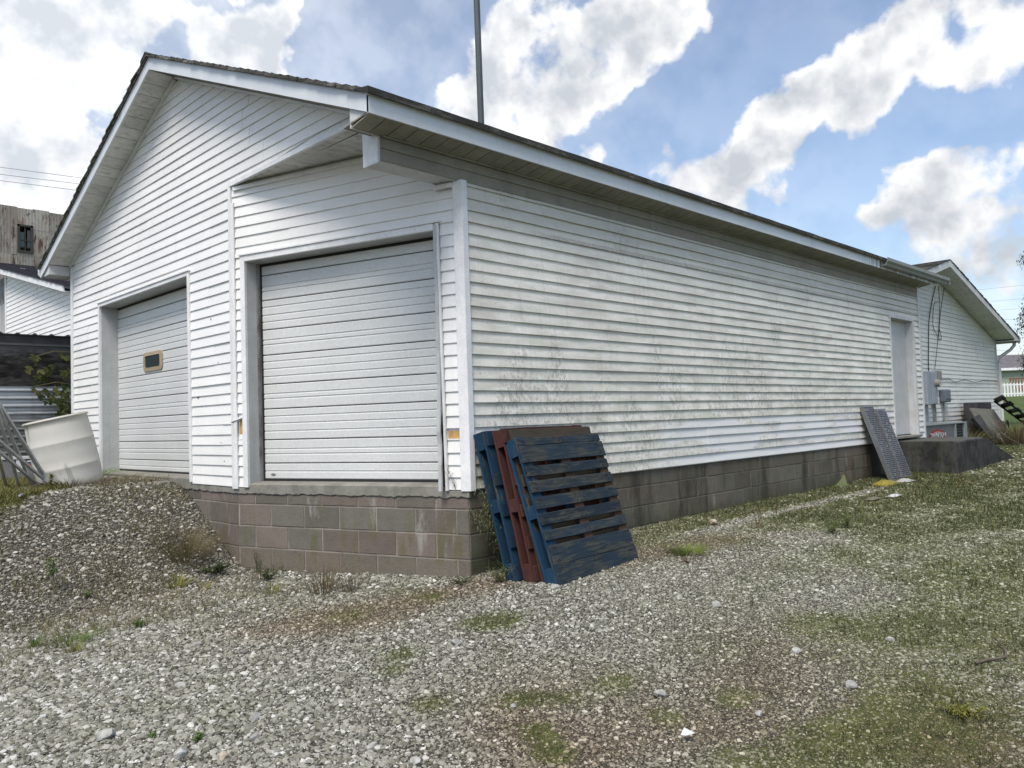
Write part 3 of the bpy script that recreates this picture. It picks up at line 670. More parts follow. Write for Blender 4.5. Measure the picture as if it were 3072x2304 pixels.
# broken siding: curled strip over the exposed sheathing on the left, nail strips
mb = MB(); FC.box(mb, .0, .108, 1.362, 1.372, .006, .03); V = [FC(-.03, 1.335, .045), FC(.11, 1.372, .038), FC(.11, 1.358, .02), FC(-.03, 1.318, .03), FC(-.03, 1.331, .047), FC(.11, 1.366, .04)]
mb.add(V, [(0, 1, 2, 3), (0, 4, 5, 1)]); mb.obj('torn_siding_strip', M_TRIM, G)
mb = MB(); FC.box(mb, .012, .10, 1.157, 1.17, .002, .012); mb.obj('nailing_strip', M_TRIM, G); mb = MB(); FC.box(mb, 2.392, 2.518, 1.112, 1.124, .002, .012); mb.obj('nailing_strip', M_TRIM, G)
mb = MB(); FC.box(mb, .045, .105, 1.165, 1.36, .0005, .003); mb.obj('sheathing_patch', M_OSB, G); mb = MB(); FC.box(mb, 2.40, 2.515, 1.124, 1.19, .0005, .003); mb.obj('sheathing_patch', M_OSB, G)
# nail heads and small holes in the siding
mb = MB()
for k, (u, z) in enumerate(((2.95, 2.38), (2.80, 1.93), (2.76, 1.13), (2.70, .95), (3.28, 1.6))):
    p = FG(u, z, .0); FG.box(mb, u-.006, u+.006, z-.007, z+.007, .004, .0165)
mb.obj('siding_screw', M_BLACK, G)['kind'] = 'stuff'

# ---- side entry door
mb = MB(); FS.box(mb, 9.66, 10.72, .79, 2.79, -.13, -.10); sd = mb.obj('entry_door', m_simple('entry_door_paint', (.46, .47, .47), .45, streak=.25), G); bevel(sd, .003)
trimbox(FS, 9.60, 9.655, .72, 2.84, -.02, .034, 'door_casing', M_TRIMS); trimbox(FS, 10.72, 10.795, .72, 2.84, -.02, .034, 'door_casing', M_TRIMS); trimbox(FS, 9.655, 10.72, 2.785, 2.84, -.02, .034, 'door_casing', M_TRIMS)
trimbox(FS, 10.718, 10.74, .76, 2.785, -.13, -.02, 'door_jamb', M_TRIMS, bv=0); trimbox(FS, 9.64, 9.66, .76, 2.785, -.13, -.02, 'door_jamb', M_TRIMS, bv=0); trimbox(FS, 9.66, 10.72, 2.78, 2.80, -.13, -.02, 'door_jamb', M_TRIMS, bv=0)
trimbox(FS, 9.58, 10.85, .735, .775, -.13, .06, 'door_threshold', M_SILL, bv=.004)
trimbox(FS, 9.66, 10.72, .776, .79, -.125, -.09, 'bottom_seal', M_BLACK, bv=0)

# ---- roof
XE = 11.45; OX = -1.07; EY = -.25; WY = 7.65
def rz(y, o=0): return RZ-SL*abs(y-RY)+o
# deck
for sgn, ye in ((-1, EY), (1, WY)):
    mb = MB(); P = [(OX+.02, RY, RZ-.01), (OX+.02, ye+(.02 if sgn < 0 else -.02), rz(ye)-.01), (OX+.02, ye+(.02 if sgn < 0 else -.02), rz(ye)-.05), (OX+.02, RY, RZ-.05)]
    mb.prism(P, (0, 0, 0), (XE-OX-.02, 0, 0)); mb.obj('roof_deck', M_SHING, G)
# shingle courses
for sgn, ye in ((-1, EY-.03), (1, WY+.03)):
    Ls = abs(RY-ye)*math.hypot(1, SL); nC = int(Ls/.145)+1; dyc = abs(RY-ye)/nC
    for i in range(nC):
        ya = ye-sgn*dyc*i; yb = ye-sgn*dyc*(i+1); za = rz(ya); zb2 = rz(yb); nseg = 42 if i < 1 else 14; V = []; F = []; rn = random.Random(i+50*(sgn+1))
        x0 = OX-.035+rn.uniform(-.006, .006)
        for k in range(nseg+1):
            x = x0+(XE+.02-x0)*k/nseg; w = rn.uniform(-.004, .004) if i < 1 else 0; lift = (.048 if i < 1 else .032)+rn.uniform(-.002, .003)
            V += [(x, ya+sgn*(.012+w), za+.001), (x, ya+sgn*(.012+w), za+lift), (x, yb-sgn*.01, zb2+.018), (x, yb-sgn*.01, zb2+.002)]
        for k in range(nseg):
            for r in range(4): a = k*4+r; b = k*4+(r+1) % 4; F.append((a, b, b+4, a+4))
        F.append((0, 1, 2, 3)); F.append(tuple(nseg*4+r for r in (3, 2, 1, 0)))
        mb = MB(); mb.add(V, F); mb.obj('shingle_course', M_SHING, G)
mb = MB()
k = 0; x = OX-.04
while x < XE:
    mb.prism([(x, RY-.13, RZ-.03), (x, RY, RZ+.03), (x, RY+.13, RZ-.03), (x, RY+.13, RZ-.018), (x, RY, RZ+.048+.004*(k % 2)), (x, RY-.13, RZ-.018)], (0, 0, 0), (.32, 0, 0)); x += .30; k += 1
mb.obj('ridge_cap', M_SHING, G)
# fascias: eave fascia with drip edge, rake fascias in lengths
def plank_eave(x0, x1, y, name='eave_fascia', mat=M_FASC):
    n = max(2, int((x1-x0)/.5)); V = []; F = []; rn = random.Random(int(x0*10))
    for i in range(n+1):
        x = x0+(x1-x0)*i/n; w = rn.uniform(-.0015, .0015); V += [(x, y+.02, 3.478), (x, y+w, 3.476), (x, y+w*.5-.002, 3.540), (x, y-w, 3.606), (x, y+.02, 3.606)]
    for i in range(n):
        for r in range(4): F.append((i*5+r, i*5+5+r, i*5+6+r, i*5+1+r))
    F.append((0, 1, 2, 3, 4)); F.append(tuple(n*5+r for r in (4, 3, 2, 1, 0)))
    mb = MB(); mb.add(V, F); return mb.obj(name, mat, G)
for a, b in ((OX, 2.55), (2.553, 6.2), (6.203, 9.85), (9.853, XE)): plank_eave(a, b, EY)
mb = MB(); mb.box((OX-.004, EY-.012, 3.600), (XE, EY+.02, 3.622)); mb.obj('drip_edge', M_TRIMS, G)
def rake(ya, yb, seg, x=OX, hb=.135, name='rake_fascia', mat=M_FASC):
    mb = MB(); ya2, yb2 = ya, yb
    P = [(x, ya2, rz(ya)-hb), (x, yb2, rz(yb)-hb), (x, yb2, rz(yb)), (x, ya2, rz(ya))]
    mb.prism(P, (0, 0, 0), (.02, 0, 0)); o = mb.obj(name, mat, G); return o
rake(RY-.0, RY-.44, 0); rake(RY-.442, EY, 0); rake(RY+.002, WY, 0)
for ya, yb in ((RY, EY-.02), (RY, WY+.02)):
    n = 34; V = []; F = []; rn = random.Random(int(yb*7))
    for i in range(n+1):
        y = ya+(yb-ya)*i/n; z = rz(y); w = .006*abs(math.sin(i*1.6)); V += [(OX-.012, y, z-.004), (OX-.02, y, z+.004), (OX-.028, y, z+.024+w), (OX+.02, y, z+.02)]
    for i in range(n):
        for r in range(3): F.append((i*4+r, i*4+4+r, i*4+5+r, i*4+1+r))
    mb = MB(); mb.add(V, F); mb.obj('rake_edge', M_DRIP, G)
# eave soffit in panels, rake soffit in panels
x = OX+.02
while x < LX+.1:
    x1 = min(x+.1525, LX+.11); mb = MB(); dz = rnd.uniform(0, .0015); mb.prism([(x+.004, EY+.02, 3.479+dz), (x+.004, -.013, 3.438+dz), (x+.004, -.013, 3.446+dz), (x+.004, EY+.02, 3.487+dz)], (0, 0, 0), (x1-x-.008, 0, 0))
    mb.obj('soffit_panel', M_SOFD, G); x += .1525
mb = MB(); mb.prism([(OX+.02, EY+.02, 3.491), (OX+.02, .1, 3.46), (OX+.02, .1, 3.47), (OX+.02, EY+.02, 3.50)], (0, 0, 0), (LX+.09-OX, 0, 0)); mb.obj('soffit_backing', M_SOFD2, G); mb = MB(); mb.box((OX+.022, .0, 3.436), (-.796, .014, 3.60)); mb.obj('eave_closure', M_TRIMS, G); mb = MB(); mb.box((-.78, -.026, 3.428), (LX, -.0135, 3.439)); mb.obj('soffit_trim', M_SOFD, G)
def rsof(ya, yb, n):
    for i in range(n):
        a = ya+(yb-ya)*i/n; b = ya+(yb-ya)*(i+1)/n; s = .008*(1 if b > a else -1); o = -.132
        mb = MB(); V = [(OX+.02, a+s, rz(a)+o), (-CA-.02, a+s, rz(a)+o), (-CA-.02, b-s, rz(b)+o), (OX+.02, b-s, rz(b)+o)]
        mb.prism(V, (0, 0, 0), (0, 0, .01)); mb.obj('soffit_panel', M_SOF, G)
rsof(RY-.01, .0, 21); rsof(RY+.01, 7.32, 21)
mb = MB()
for ya, yb in ((RY, EY+.02), (RY, WY)): mb.prism([(OX+.02, ya, rz(ya)-.118), (-CA, ya, rz(ya)-.118), (-CA, yb, rz(yb)-.118), (OX+.02, yb, rz(yb)-.118)], (0, 0, 0), (0, 0, .006))
mb.obj('soffit_backing', M_BLACK, G)
mb = MB()
for ya, yb in ((RY-.02, .02), (RY+.02, 7.3)): mb.prism([(-CA-.045, ya, rz(ya)-.162), (-CA-.045, yb, rz(yb)-.162), (-CA-.045, yb, rz(yb)-.134), (-CA-.045, ya, rz(ya)-.134)], (0, 0, 0), (.04, 0, 0))
mb.obj('frieze_trim', M_TRIM, G)
# boxed returns of the eaves at both feet of the rake
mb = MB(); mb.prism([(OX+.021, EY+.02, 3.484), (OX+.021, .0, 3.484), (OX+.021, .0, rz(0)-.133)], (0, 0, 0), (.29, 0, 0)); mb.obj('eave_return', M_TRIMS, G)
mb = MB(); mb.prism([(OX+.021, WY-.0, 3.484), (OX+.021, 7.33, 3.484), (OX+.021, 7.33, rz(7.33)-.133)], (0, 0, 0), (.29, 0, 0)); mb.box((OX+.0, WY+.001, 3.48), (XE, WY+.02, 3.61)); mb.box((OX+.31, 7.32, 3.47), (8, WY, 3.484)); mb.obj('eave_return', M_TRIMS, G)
mb = MB(); mb.prism([(OX+.0, WY+.02, 3.49), (OX, WY+.13, 3.54), (OX, WY+.14, 3.62), (OX, WY+.02, 3.62)], (0, 0, 0), (9, 0, 0)); mb.obj('gutter', M_TRIMS, G)
# gutter at the far end of the eave
def kgut(x0, x1, y, z, name='gutter', mat=None):
    prof = [(0, 0), (-.075, 0), (-.085, .03), (-.115, .065), (-.118, .11), (-.108, .11), (-.105, .07), (-.078, .036), (-.068, .008), (-.006, .008), (-.006, .115), (0, .115)]
    mb = MB(); mb.prism([(x0, y+a, z+b) for a, b in prof], (0, 0, 0), (x1-x0, 0, 0)); return mb.obj(name, mat or M_GUT, G)
M_GUT = m_simple('gutter_metal', (.24, .25, .24), .5, streak=.5, streak_c=(.10, .10, .08))
kgut(8.70, 11.85, EY-.003, 3.515); mb = MB(); mb.box((8.70, EY-.119, 3.62), (11.85, EY-.104, 3.632)); mb.box((11.845, EY-.118, 3.515), (11.86, EY, 3.63)); mb.obj('gutter_lip', M_GUT, G)
# back walls so the building is closed
mb = MB(); mb.box((-.70, 7.20, .5), (11.1, 7.31, 3.7)); mb.box((11.0, .12, .5), (11.12, 7.2, 3.6)); mb.prism([(11.0, .1, 3.5), (11.0, 7.3, 3.5), (11.0, RY, RZ-.05)], (0, 0, 0), (.1, 0, 0)); mb.obj('back_wall', M_TRIMS, G)
# mast rising through the roof
mb = MB(); mb.tube([(1.234, 1.0, 3.9), (1.222, 1.0, 5.6), (1.215, 1.0, 8.6)], .033, 14); mb.tube([(1.222, 1, 5.7), (1.2215, 1, 5.78)], .036, 14)
tag(mb.obj('steel_mast', m_simple('mast_steel', (.075, .088, .09), .45, metal=.3, streak=.3), None, smooth=False), 'tall plain grey steel pipe mast rising behind the roof edge', 'mast')
# ------------------------------------------------------------------ far wing on the right
Wg = thing('gabled_house_wing', 'white sided wing with its own low gable beyond the far end of the garage', 'building', (11.2, 1.1, 0))
FW = Frame((0, 1.1), (1, 0), (0, -1)); WX = 15.46; WZ = 4.57; WS = .249
mb = MB(); mb.prism([(11.14, 1.1, .3), (21.0, 1.1, .3), (21.0, 1.1, 3.1), (WX, 1.1, WZ-.13), (11.14, 1.1, 3.35)], (0, 0, 0), (0, .12, 0)); ww = mb.obj('gable_wall', M_TRIMS, Wg)
def wclip(z):
    dx = max(0, (WZ-.20-z)/WS); return (max(11.14, WX-dx), min(20.95, WX+dx))
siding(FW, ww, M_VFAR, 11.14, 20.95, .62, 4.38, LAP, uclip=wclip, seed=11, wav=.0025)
mb = MB(); FW.box(mb, 11.0, 21.0, -.3, .62, -.3, -.006); fw_ = mb.obj('foundation', M_MORTS, Wg)
mb = MB(); FW.box(mb, 20.93, 21.01, .6, 3.12, .0, .03); mb.obj('corner_post', M_TRIMS, Wg)
mb = MB(); mb.box((20.88, 1.22, .3), (21.0, 10, 3.1)); mb.box((11.2, 9.9, .3), (21, 10, 3.1)); mb.obj('side_wall', M_TRIMS, Wg)
def wz(x): return WZ-WS*abs(x-WX)
for sgn, xe in ((-1, 11.5), (1, 21.45)):
    Ls = abs(xe-WX); nC = int(Ls/.145)
    for i in range(nC):
        xa = xe-sgn*Ls*i/nC; xb = xe-sgn*Ls*(i+1)/nC
        V = [(xa+sgn*.012, .585, wz(xa)+.001), (xa+sgn*.012, .585, wz(xa)+.03), (xb-sgn*.01, .585, wz(xb)+.02), (xb-sgn*.01, .585, wz(xb)+.002)]
        mb = MB(); mb.prism(V, (0, rnd.uniform(-.01, .01), 0), (0, 9.6, 0)); mb.obj('shingle_course', M_SHING, Wg)
    mb = MB(); mb.prism([(WX, .6, WZ-.0), (xe, .6, wz(xe)), (xe, .6, wz(xe)-.15), (WX, .6, WZ-.15)], (0, 0, 0), (0, .02, 0)); mb.obj('rake_fascia', M_TRIMS, Wg)
    mb = MB(); mb.prism([(WX, .62, WZ-.02), (xe, .62, wz(xe)-.02), (xe, .62, wz(xe)-.05), (WX, .62, WZ-.05)], (0, 0, 0), (0, 9.4, 0)); mb.obj('roof_deck', M_SHING, Wg)
    ns = 12
    for i in range(ns):
        xa = WX+(xe-sgn*.45-WX)*i/ns; xb = WX+(xe-sgn*.45-WX)*(i+1)/ns
        mb = MB(); mb.prism([(xa, .62, wz(xa)-.145), (xb-sgn*.004, .62, wz(xb)-.145), (xb-sgn*.004, .62, wz(xb)-.135), (xa, .62, wz(xa)-.135)], (0, 0, 0), (0, .47, 0)); mb.obj('soffit_panel', M_SOF, Wg)
mb = MB(); mb.box((20.9, .58, 3.0), (21.45, 10, 3.02)); mb.box((21.43, .58, 2.97), (21.47, 10, 3.12)); mb.prism([(20.96, .61, 3.0), (21.43, .61, 3.0), (21.43, .61, 3.12), (20.96, .61, 3.23)], (0, 0, 0), (0, .01, 0)); mb.obj('eave_return', M_TRIMS, Wg)
mb = MB(); mb.prism([(21.47, .6, 3.0), (21.55, .6, 3.0), (21.59, .6, 3.06), (21.59, .6, 3.12), (21.47, .6, 3.12)], (0, 0, 0), (0, 9, 0)); mb.obj('gutter', M_GUT, Wg)
mb = MB(); mb.tube([(21.40, .72, 3.02), (21.38, .72, 2.90), (21.30, .8, 2.78), (21.08, 1.02, 2.58), (21.04, 1.04, 2.45), (21.04, 1.04, .8)], .045, 8); mb.obj('downspout', M_TRIMS, Wg)
# cables down the wing wall
M_CAB = m_simple('cable_black', (.015, .015, .016), .6)
def cable(pts, r=.008, lab=None, name='hanging_cable', n=6):
    P = [Vector(p) for p in pts]; Q = []
    for i in range(len(P)-1):
        p0, p1, p2, p3 = P[max(i-1, 0)], P[i], P[i+1], P[min(i+2, len(P)-1)]
        for k in range(n):
            t = k/n; Q.append(.5*((2*p1)+(-p0+p2)*t+(2*p0-5*p1+4*p2-p3)*t*t+(-p0+3*p1-3*p2+p3)*t**3))
    Q.append(P[-1]); mb = MB(); mb.tube(Q, r, 5); o = mb.obj(name, M_CAB)
    if lab: tag(o, lab, 'cable', 'black cables on the far wing wall')
    return o
Yc = 1.06
cable([(15.9, Yc, 4.08), (15.55, Yc, 3.66), (15.28, Yc, 3.2), (15.12, Yc, 2.48), (15.07, Yc, 2.1), (15.14, Yc, 1.93)], .011, 'thick black cable dropping straight down to the big meter box')
cable([(15.95, Yc, 3.7), (15.7, Yc, 3.62), (15.55, Yc, 3.15), (15.75, Yc, 2.95), (16.05, Yc, 2.82), (16.1, Yc, 2.92), (15.98, Yc, 3.1)], .007, 'thin black cable hanging in a loop left of the box cables')
cable([(16.12, Yc, 4.1), (16.1, Yc, 3.5), (15.9, Yc, 2.95), (15.7, Yc, 2.5), (15.5, Yc, 2.12)], .007, 'thin black cable running down to the small tan box')
cable([(16.55, Yc, 4.1), (16.17, Yc, 3.5), (15.93, Yc, 2.9)], .007, 'short black cable slanting from the gutter end to join another')
cable([(15.6, Yc, 1.92), (16.0, Yc, 1.88), (16.5, Yc, 1.90), (17.0, Yc, 1.84), (17.8, Yc, 1.90), (18.6, Yc, 1.85), (19.5, Yc, 1.9), (20.9, Yc, 1.9)], .008, 'black cable sagging sideways along the far wing wall')
cable([(15.4, Yc, 1.88), (15.36, Yc, 1.7), (15.42, Yc, 1.6), (15.33, Yc, 1.48), (15.18, Yc, 1.42)], .010, 'tangled black cable between the tan box and the white junction box')
# electrical boxes
M_EBOX = m_simple('electrical_grey', (.24, .27, .31), .5, streak=.2); M_EBOX2 = m_simple('box_olive', (.20, .21, .18), .55, streak=.3); M_EDARK = m_simple('box_dark', (.12, .14, .17), .5)
t = thing('meter_cabinet', 'tall grey electrical meter cabinet on the far wing wall', 'meter box', (14.35, .95, 1.3))
mb = MB(); mb.box((14.05, .80, 1.30), (14.68, 1.075, 2.03)); bevel(mb.obj('cabinet', M_EBOX, t), .01)
mb = MB(); mb.box((14.32, .785, 1.32), (14.66, .80, 2.01)); bevel(mb.obj('cabinet_door', M_EBOX, t), .004)
mb = MB(); mb.tube([(14.6, .80, 1.77), (14.6, .70, 1.77)], .085, 16); mb.obj('meter', m_simple('meter_glass', (.22, .22, .20), .2), t, smooth=False)
mb = MB(); mb.box((14.1, .90, .62), (14.36, 1.07, 1.30)); mb.obj('conduit', M_EBOX, t)
t = thing('telephone_box', 'small olive tan utility box above the others on the wing wall', 'utility box', (15.35, 1.0, 1.9))
mb = MB(); mb.box((15.27, .95, 1.86), (15.60, 1.078, 2.08)); bevel(mb.obj('housing', M_EBOX2, t), .02, 2); mb = MB(); mb.box((15.29, .94, 1.88), (15.58, .95, 2.06)); bevel(mb.obj('lid', M_EBOX2, t), .004)
t = thing('disconnect_box', 'dark grey rounded utility box right of the meter cabinet', 'utility box', (15.9, 1.0, 1.4))
mb = MB(); mb.box((15.78, .93, 1.35), (16.15, 1.078, 1.65)); bevel(mb.obj('housing', M_EDARK, t), .03, 2); mb = MB(); mb.tube([(15.92, 1.04, 1.35), (15.92, 1.04, .62)], .02, 6); mb.obj('conduit', M_EBOX2, t)
mb = MB(); mb.box((15.75, .92, 1.42), (16.25, .932, 1.43)); mb.obj('strap', M_CAB, t)
t = thing('junction_box', 'small pale junction box with thin conduits below it', 'utility box', (15.2, 1.0, 1.35))
mb = MB(); mb.box((15.13, .98, 1.31), (15.44, 1.078, 1.43)); bevel(mb.obj('housing', M_TRIMS, t), .008); 
for dx in (.06, .12, .2): mb = MB(); mb.tube([(15.15+dx, 1.05, 1.31), (15.14+dx*1.1, 1.05, 1.0), (15.16+dx, 1.05, .62)], .012, 6); mb.obj('conduit', M_EBOX2, t)

# ---- condenser unit with its badge
A = thing('condenser_unit', 'grey outdoor condenser unit behind the concrete stoop with a red oval badge', 'air conditioner', (12.2, .5, .2))
M_AC = m_simple('condenser_grey', (.115, .125, .14), .45); M_ACT = m_simple('condenser_top', (.20, .23, .225), .45)
mb = MB(); mb.box((11.35, .10, .22), (13.25, .98, .90)); bevel(mb.obj('cabinet', M_AC, A), .006)
mb = MB(); mb.box((11.32, .07, .90), (14.05, 1.02, .925)); bevel(mb.obj('top_cover', M_ACT, A), .004)
mb = MB(); mb.box((13.27, .12, .25), (13.9, .96, .89)); mb.obj('coil', M_BLACK, A)
for k in range(11): mb = MB(); mb.box((13.32, .096, .29+k*.055), (13.86, .112, .296+k*.055)); mb.obj('grille_bar', M_AC, A)
mb = MB(); mb.box((13.86, .07, .22), (14.03, 1.0, .90)); mb.box((13.24, .07, .22), (13.30, .10, .9)); mb.obj('corner_panel', M_ACT, A)
M_RED = m_simple('badge_red', (.30, .015, .02), .45); M_BW = m_simple('badge_white', (.6, .58, .58), .5)
def ell(cx, cz, rx, rz_, y, n=40): return [(cx+rx*math.cos(2*math.pi*i/n), y, cz+rz_*math.sin(2*math.pi*i/n)) for i in range(n)]
mb = MB(); mb.prism(ell(12.18, .645, .53, .18, .098), (0, 0, 0), (0, -.004, 0)); bd = mb.obj('badge', M_RED, A)
mb = MB(); mb.prism(ell(12.18, .665, .37, .115, .0935), (0, 0, 0), (0, -.003, 0)); mb.obj('badge_centre', m_simple('badge_grey', (.30, .25, .25), .5), bd)
def text(s, size, loc, rot, mat, name, parent, ext=.002, off=0, sx=1):
    cu = bpy.data.curves.new(name, 'FONT'); cu.body = s; cu.size = size; cu.extrude = ext; cu.offset = off; cu.align_x = 'CENTER'; cu.align_y = 'CENTER'
    tmp = bpy.data.objects.new('tmp', cu); COL.objects.link(tmp); dg_ = bpy.context.evaluated_depsgraph_get(); me = bpy.data.meshes.new_from_object(tmp.evaluated_get(dg_)); bpy.data.objects.remove(tmp)
    me.materials.clear(); me.materials.append(mat); me.transform(Matrix.Diagonal((sx, 1, 1, 1))); M = Matrix.Translation(loc) @ rot.to_matrix().to_4x4(); me.transform(M); return part(name, me, parent)
from mathutils import Euler
ef = Euler((R(90), 0, 0))
text('TRENTON', .125, (12.18, .088, .705), ef, M_BLACK, 'badge_lettering', bd, .002, .003, 1.62)
text('TRENTON', .125, (12.18, .083, .705), ef, M_BW, 'badge_lettering', bd, .002, -.0005, 1.62)

# ---- concrete stoop with ramp end
mb = MB(); rn = random.Random(3)
top = lambda x: .70 if x < 11.25 else .70-(x-11.25)/2.2*.52
V = []; F = []; X_ = [9.63, 9.9, 10.3, 10.8, 11.1, 11.25]
for x in X_:
    j = lambda s: rn.uniform(-s, s); zt = top(x); V += [(x, -.93+j(.01), -.1), (x, -.92+j(.01), zt-.03+j(.004)), (x, -.895, zt+j(.004)), (x, -.04, zt+j(.004)), (x, -.04, -.1)]
for i in range(len(X_)-1):
    for r in range(4): F.append((i*5+r, i*5+5+r, i*5+6+r, i*5+1+r))
F.append((0, 1, 2, 3, 4)); F.append(tuple((len(X_)-1)*5+r for r in (4, 3, 2, 1, 0)))
def m_stoop():
    t = MT('stoop_concrete', .9, .2); n = t.noise(t.P, 4, 6, .65); c = t.mix(t.ramp(n, .35, .65), (.020, .021, .021), (.060, .060, .056))
    st = t.noise(t.vec(t.P, (3.5, 3, .3)), 2.5, 5, .6); c = t.mix(t.ramp(st, .52, .68, 0, .4), c, (.10, .10, .09)); c = t.mix(t.ramp(t.noise(t.vec(t.P, (4, 4, .25), (4, 0, 0)), 2.2, 4), .60, .70, 0, .5), c, (.065, .058, .022))
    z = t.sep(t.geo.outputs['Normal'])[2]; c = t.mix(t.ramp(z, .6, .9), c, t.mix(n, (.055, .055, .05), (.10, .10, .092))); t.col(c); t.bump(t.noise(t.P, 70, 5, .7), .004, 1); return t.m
mb.add(V, F); mb.prism([(11.252, -.925, -.1), (13.5, -.90, -.1), (13.5, -.90, .19), (12.4, -.915, .44), (11.5, -.92, .655), (11.252, -.922, .69)], (0, 0, 0), (0, .16, 0)); o = mb.obj('concrete_stoop', m_stoop()); bevel(o, .012, 2); tag(o, 'dark stained concrete stoop sloping down to the right below the entry door', 'stoop')

# ------------------------------------------------------------------ pallets
M_PB = m_wood('pallet_blue', (.014, .027, .041), (.055, .058, .05), .64, 'x'); M_PBv = m_wood('pallet_blue_edge', (.008, .034, .070), (.06, .075, .075), .25, 'z', .3)
M_PBd = m_wood('pallet_blue_dark', (.006, .020, .045), (.03, .035, .03), .3, 'z'); M_PR = m_wood('pallet_red', (.055, .020, .017), (.07, .048, .04), .25, 'z', .5); M_PN = m_wood('pallet_bare', (.060, .050, .037), (.045, .038, .03), .5, 'x'); M_PNd = m_wood('pallet_bare_dark', (.07, .04, .025), (.04, .03, .02), .4, 'z')
def board(lo, hi, mat, par, name, jit=.004, nail=False):
    j = lambda: rnd.uniform(-jit, jit); mb = MB(); x0, y0, z0 = lo; x1, y1, z1 = hi; n = 3; V = []; F = []
    long_x = (x1-x0) > (z1-z0)
    for i in range(n+1):
        t = i/n; b = j()*.5
        if long_x: x = x0+(x1-x0)*t+(j() if i in (0, n) else 0); V += [(x, y0+b, z0+j()), (x, y1+b, z0+j()), (x, y1+b, z1+j()), (x, y0+b, z1+j())]
        else: z = z0+(z1-z0)*t+(j() if i in (0, n) else 0); V += [(x0+j()*.5, y0+b, z), (x1+j()*.5, y0+b, z), (x1+j()*.5, y1+b, z), (x0+j()*.5, y1+b, z)]
    for i in range(n):
        for r in range(4): a = i*4+r; b_ = i*4+(r+1) % 4; F.append((a, b_, b_+4, a+4))
    F.append((3, 2, 1, 0)); F.append(tuple(n*4+r for r in range(4)))
    mb.add(V, F); o = part(name, mb.me(name, mat), par, local=True); bevel(o, .0025); return o
def pallet(name, label, loc, tilt, yaw, W, H, T, mf, mv, mb_, rows, overhang=0.0, x_st=(.0, .46, .92), bw=.12, group=None):
    P = thing(name, label, 'pallet', loc, group, rot=(R(-tilt), 0, R(yaw)))
    for z0, z1 in rows: board((0+rnd.uniform(-.006, .012), 0, z0), (W+rnd.uniform(-.012, .012), .018, z1), mf, P, 'deck_board')
    xs3 = (0.0, W/2-bw/2, W-bw)
    for x in xs3:
        board((x, .019, .0), (x+bw, .037, H), mv if x == 0 or mf is not M_PB else M_PNd, P, 'stringer_board', .002)
        board((x, T-.019, .0), (x+bw, T, H), mv, P, 'bottom_board', .003)
        for z0, z1 in ((.0, .15), (H/2-.06, H/2+.05), (H-.15, H)): board((x+.004, .0375, z0+.002), (x+bw-.004, T-.0195, z1-.002), mb_, P, 'spacer_block', .003)
    return P
rows_f = [(0.0, .155), (.158, .305), (.345, .425), (.465, .555), (.595, .685), (.725, .815), (.855, .935), (.965, 1.10), (1.103, 1.165)]
PF = pallet('wooden_pallet', 'front blue painted pallet with weathered slats facing outwards', (.125, -.85, .015), 19.0, 4.0, 1.125, 1.18, .135, M_PB, M_PBv, M_PBv, rows_f, group='wooden pallets leaning by the corner')
# loose nail heads on the front pallet
mb = MB()
for z0, z1 in rows_f:
    for x in (.05, .075, .52, .57, 1.02, 1.05):
        for z in (z0+.025, z1-.025):
            a = x+rnd.uniform(-.01, .01); b = z+rnd.uniform(-.008, .008); mb.box((a-.004, -.006, b-.004), (a+.004, -.001, b+.004))
part('nails', mb.me('nails', M_BLACK), PF, local=True)['kind'] = 'stuff'
PN = pallet('wooden_pallet', 'bare brown wooden pallet sandwiched between the red and front blue ones', (.15, -.70, .03), 15.8, 2.9, 1.06, 1.205, .062, M_PN, M_PNd, M_PNd, [(.02, .11), (.2, .29), (.38, .47), (.56, .65), (.74, .83), (.92, 1.01), (1.11, 1.20)], group='wooden pallets leaning by the corner')
PR_ = pallet('wooden_pallet', 'dull red painted pallet second from the corner', (.095, -.634, .025), 14.0, 2.9, 1.04, 1.215, .125, M_PR, M_PR, M_PR, [(.0, .12), (.25, .35), (.5, .6), (.75, .85), (1.09, 1.21)], group='wooden pallets leaning by the corner')
PB_ = pallet('wooden_pallet', 'blue pallet at the back of the stack nearest the corner post', (.055, -.49, .025), 15.5, 2.9, 1.04, 1.205, .135, M_PBd, M_PBv, M_PBv, [(.0, .12), (.25, .35), (.5, .6), (.75, .85), (1.08, 1.20)], group='wooden pallets leaning by the corner')

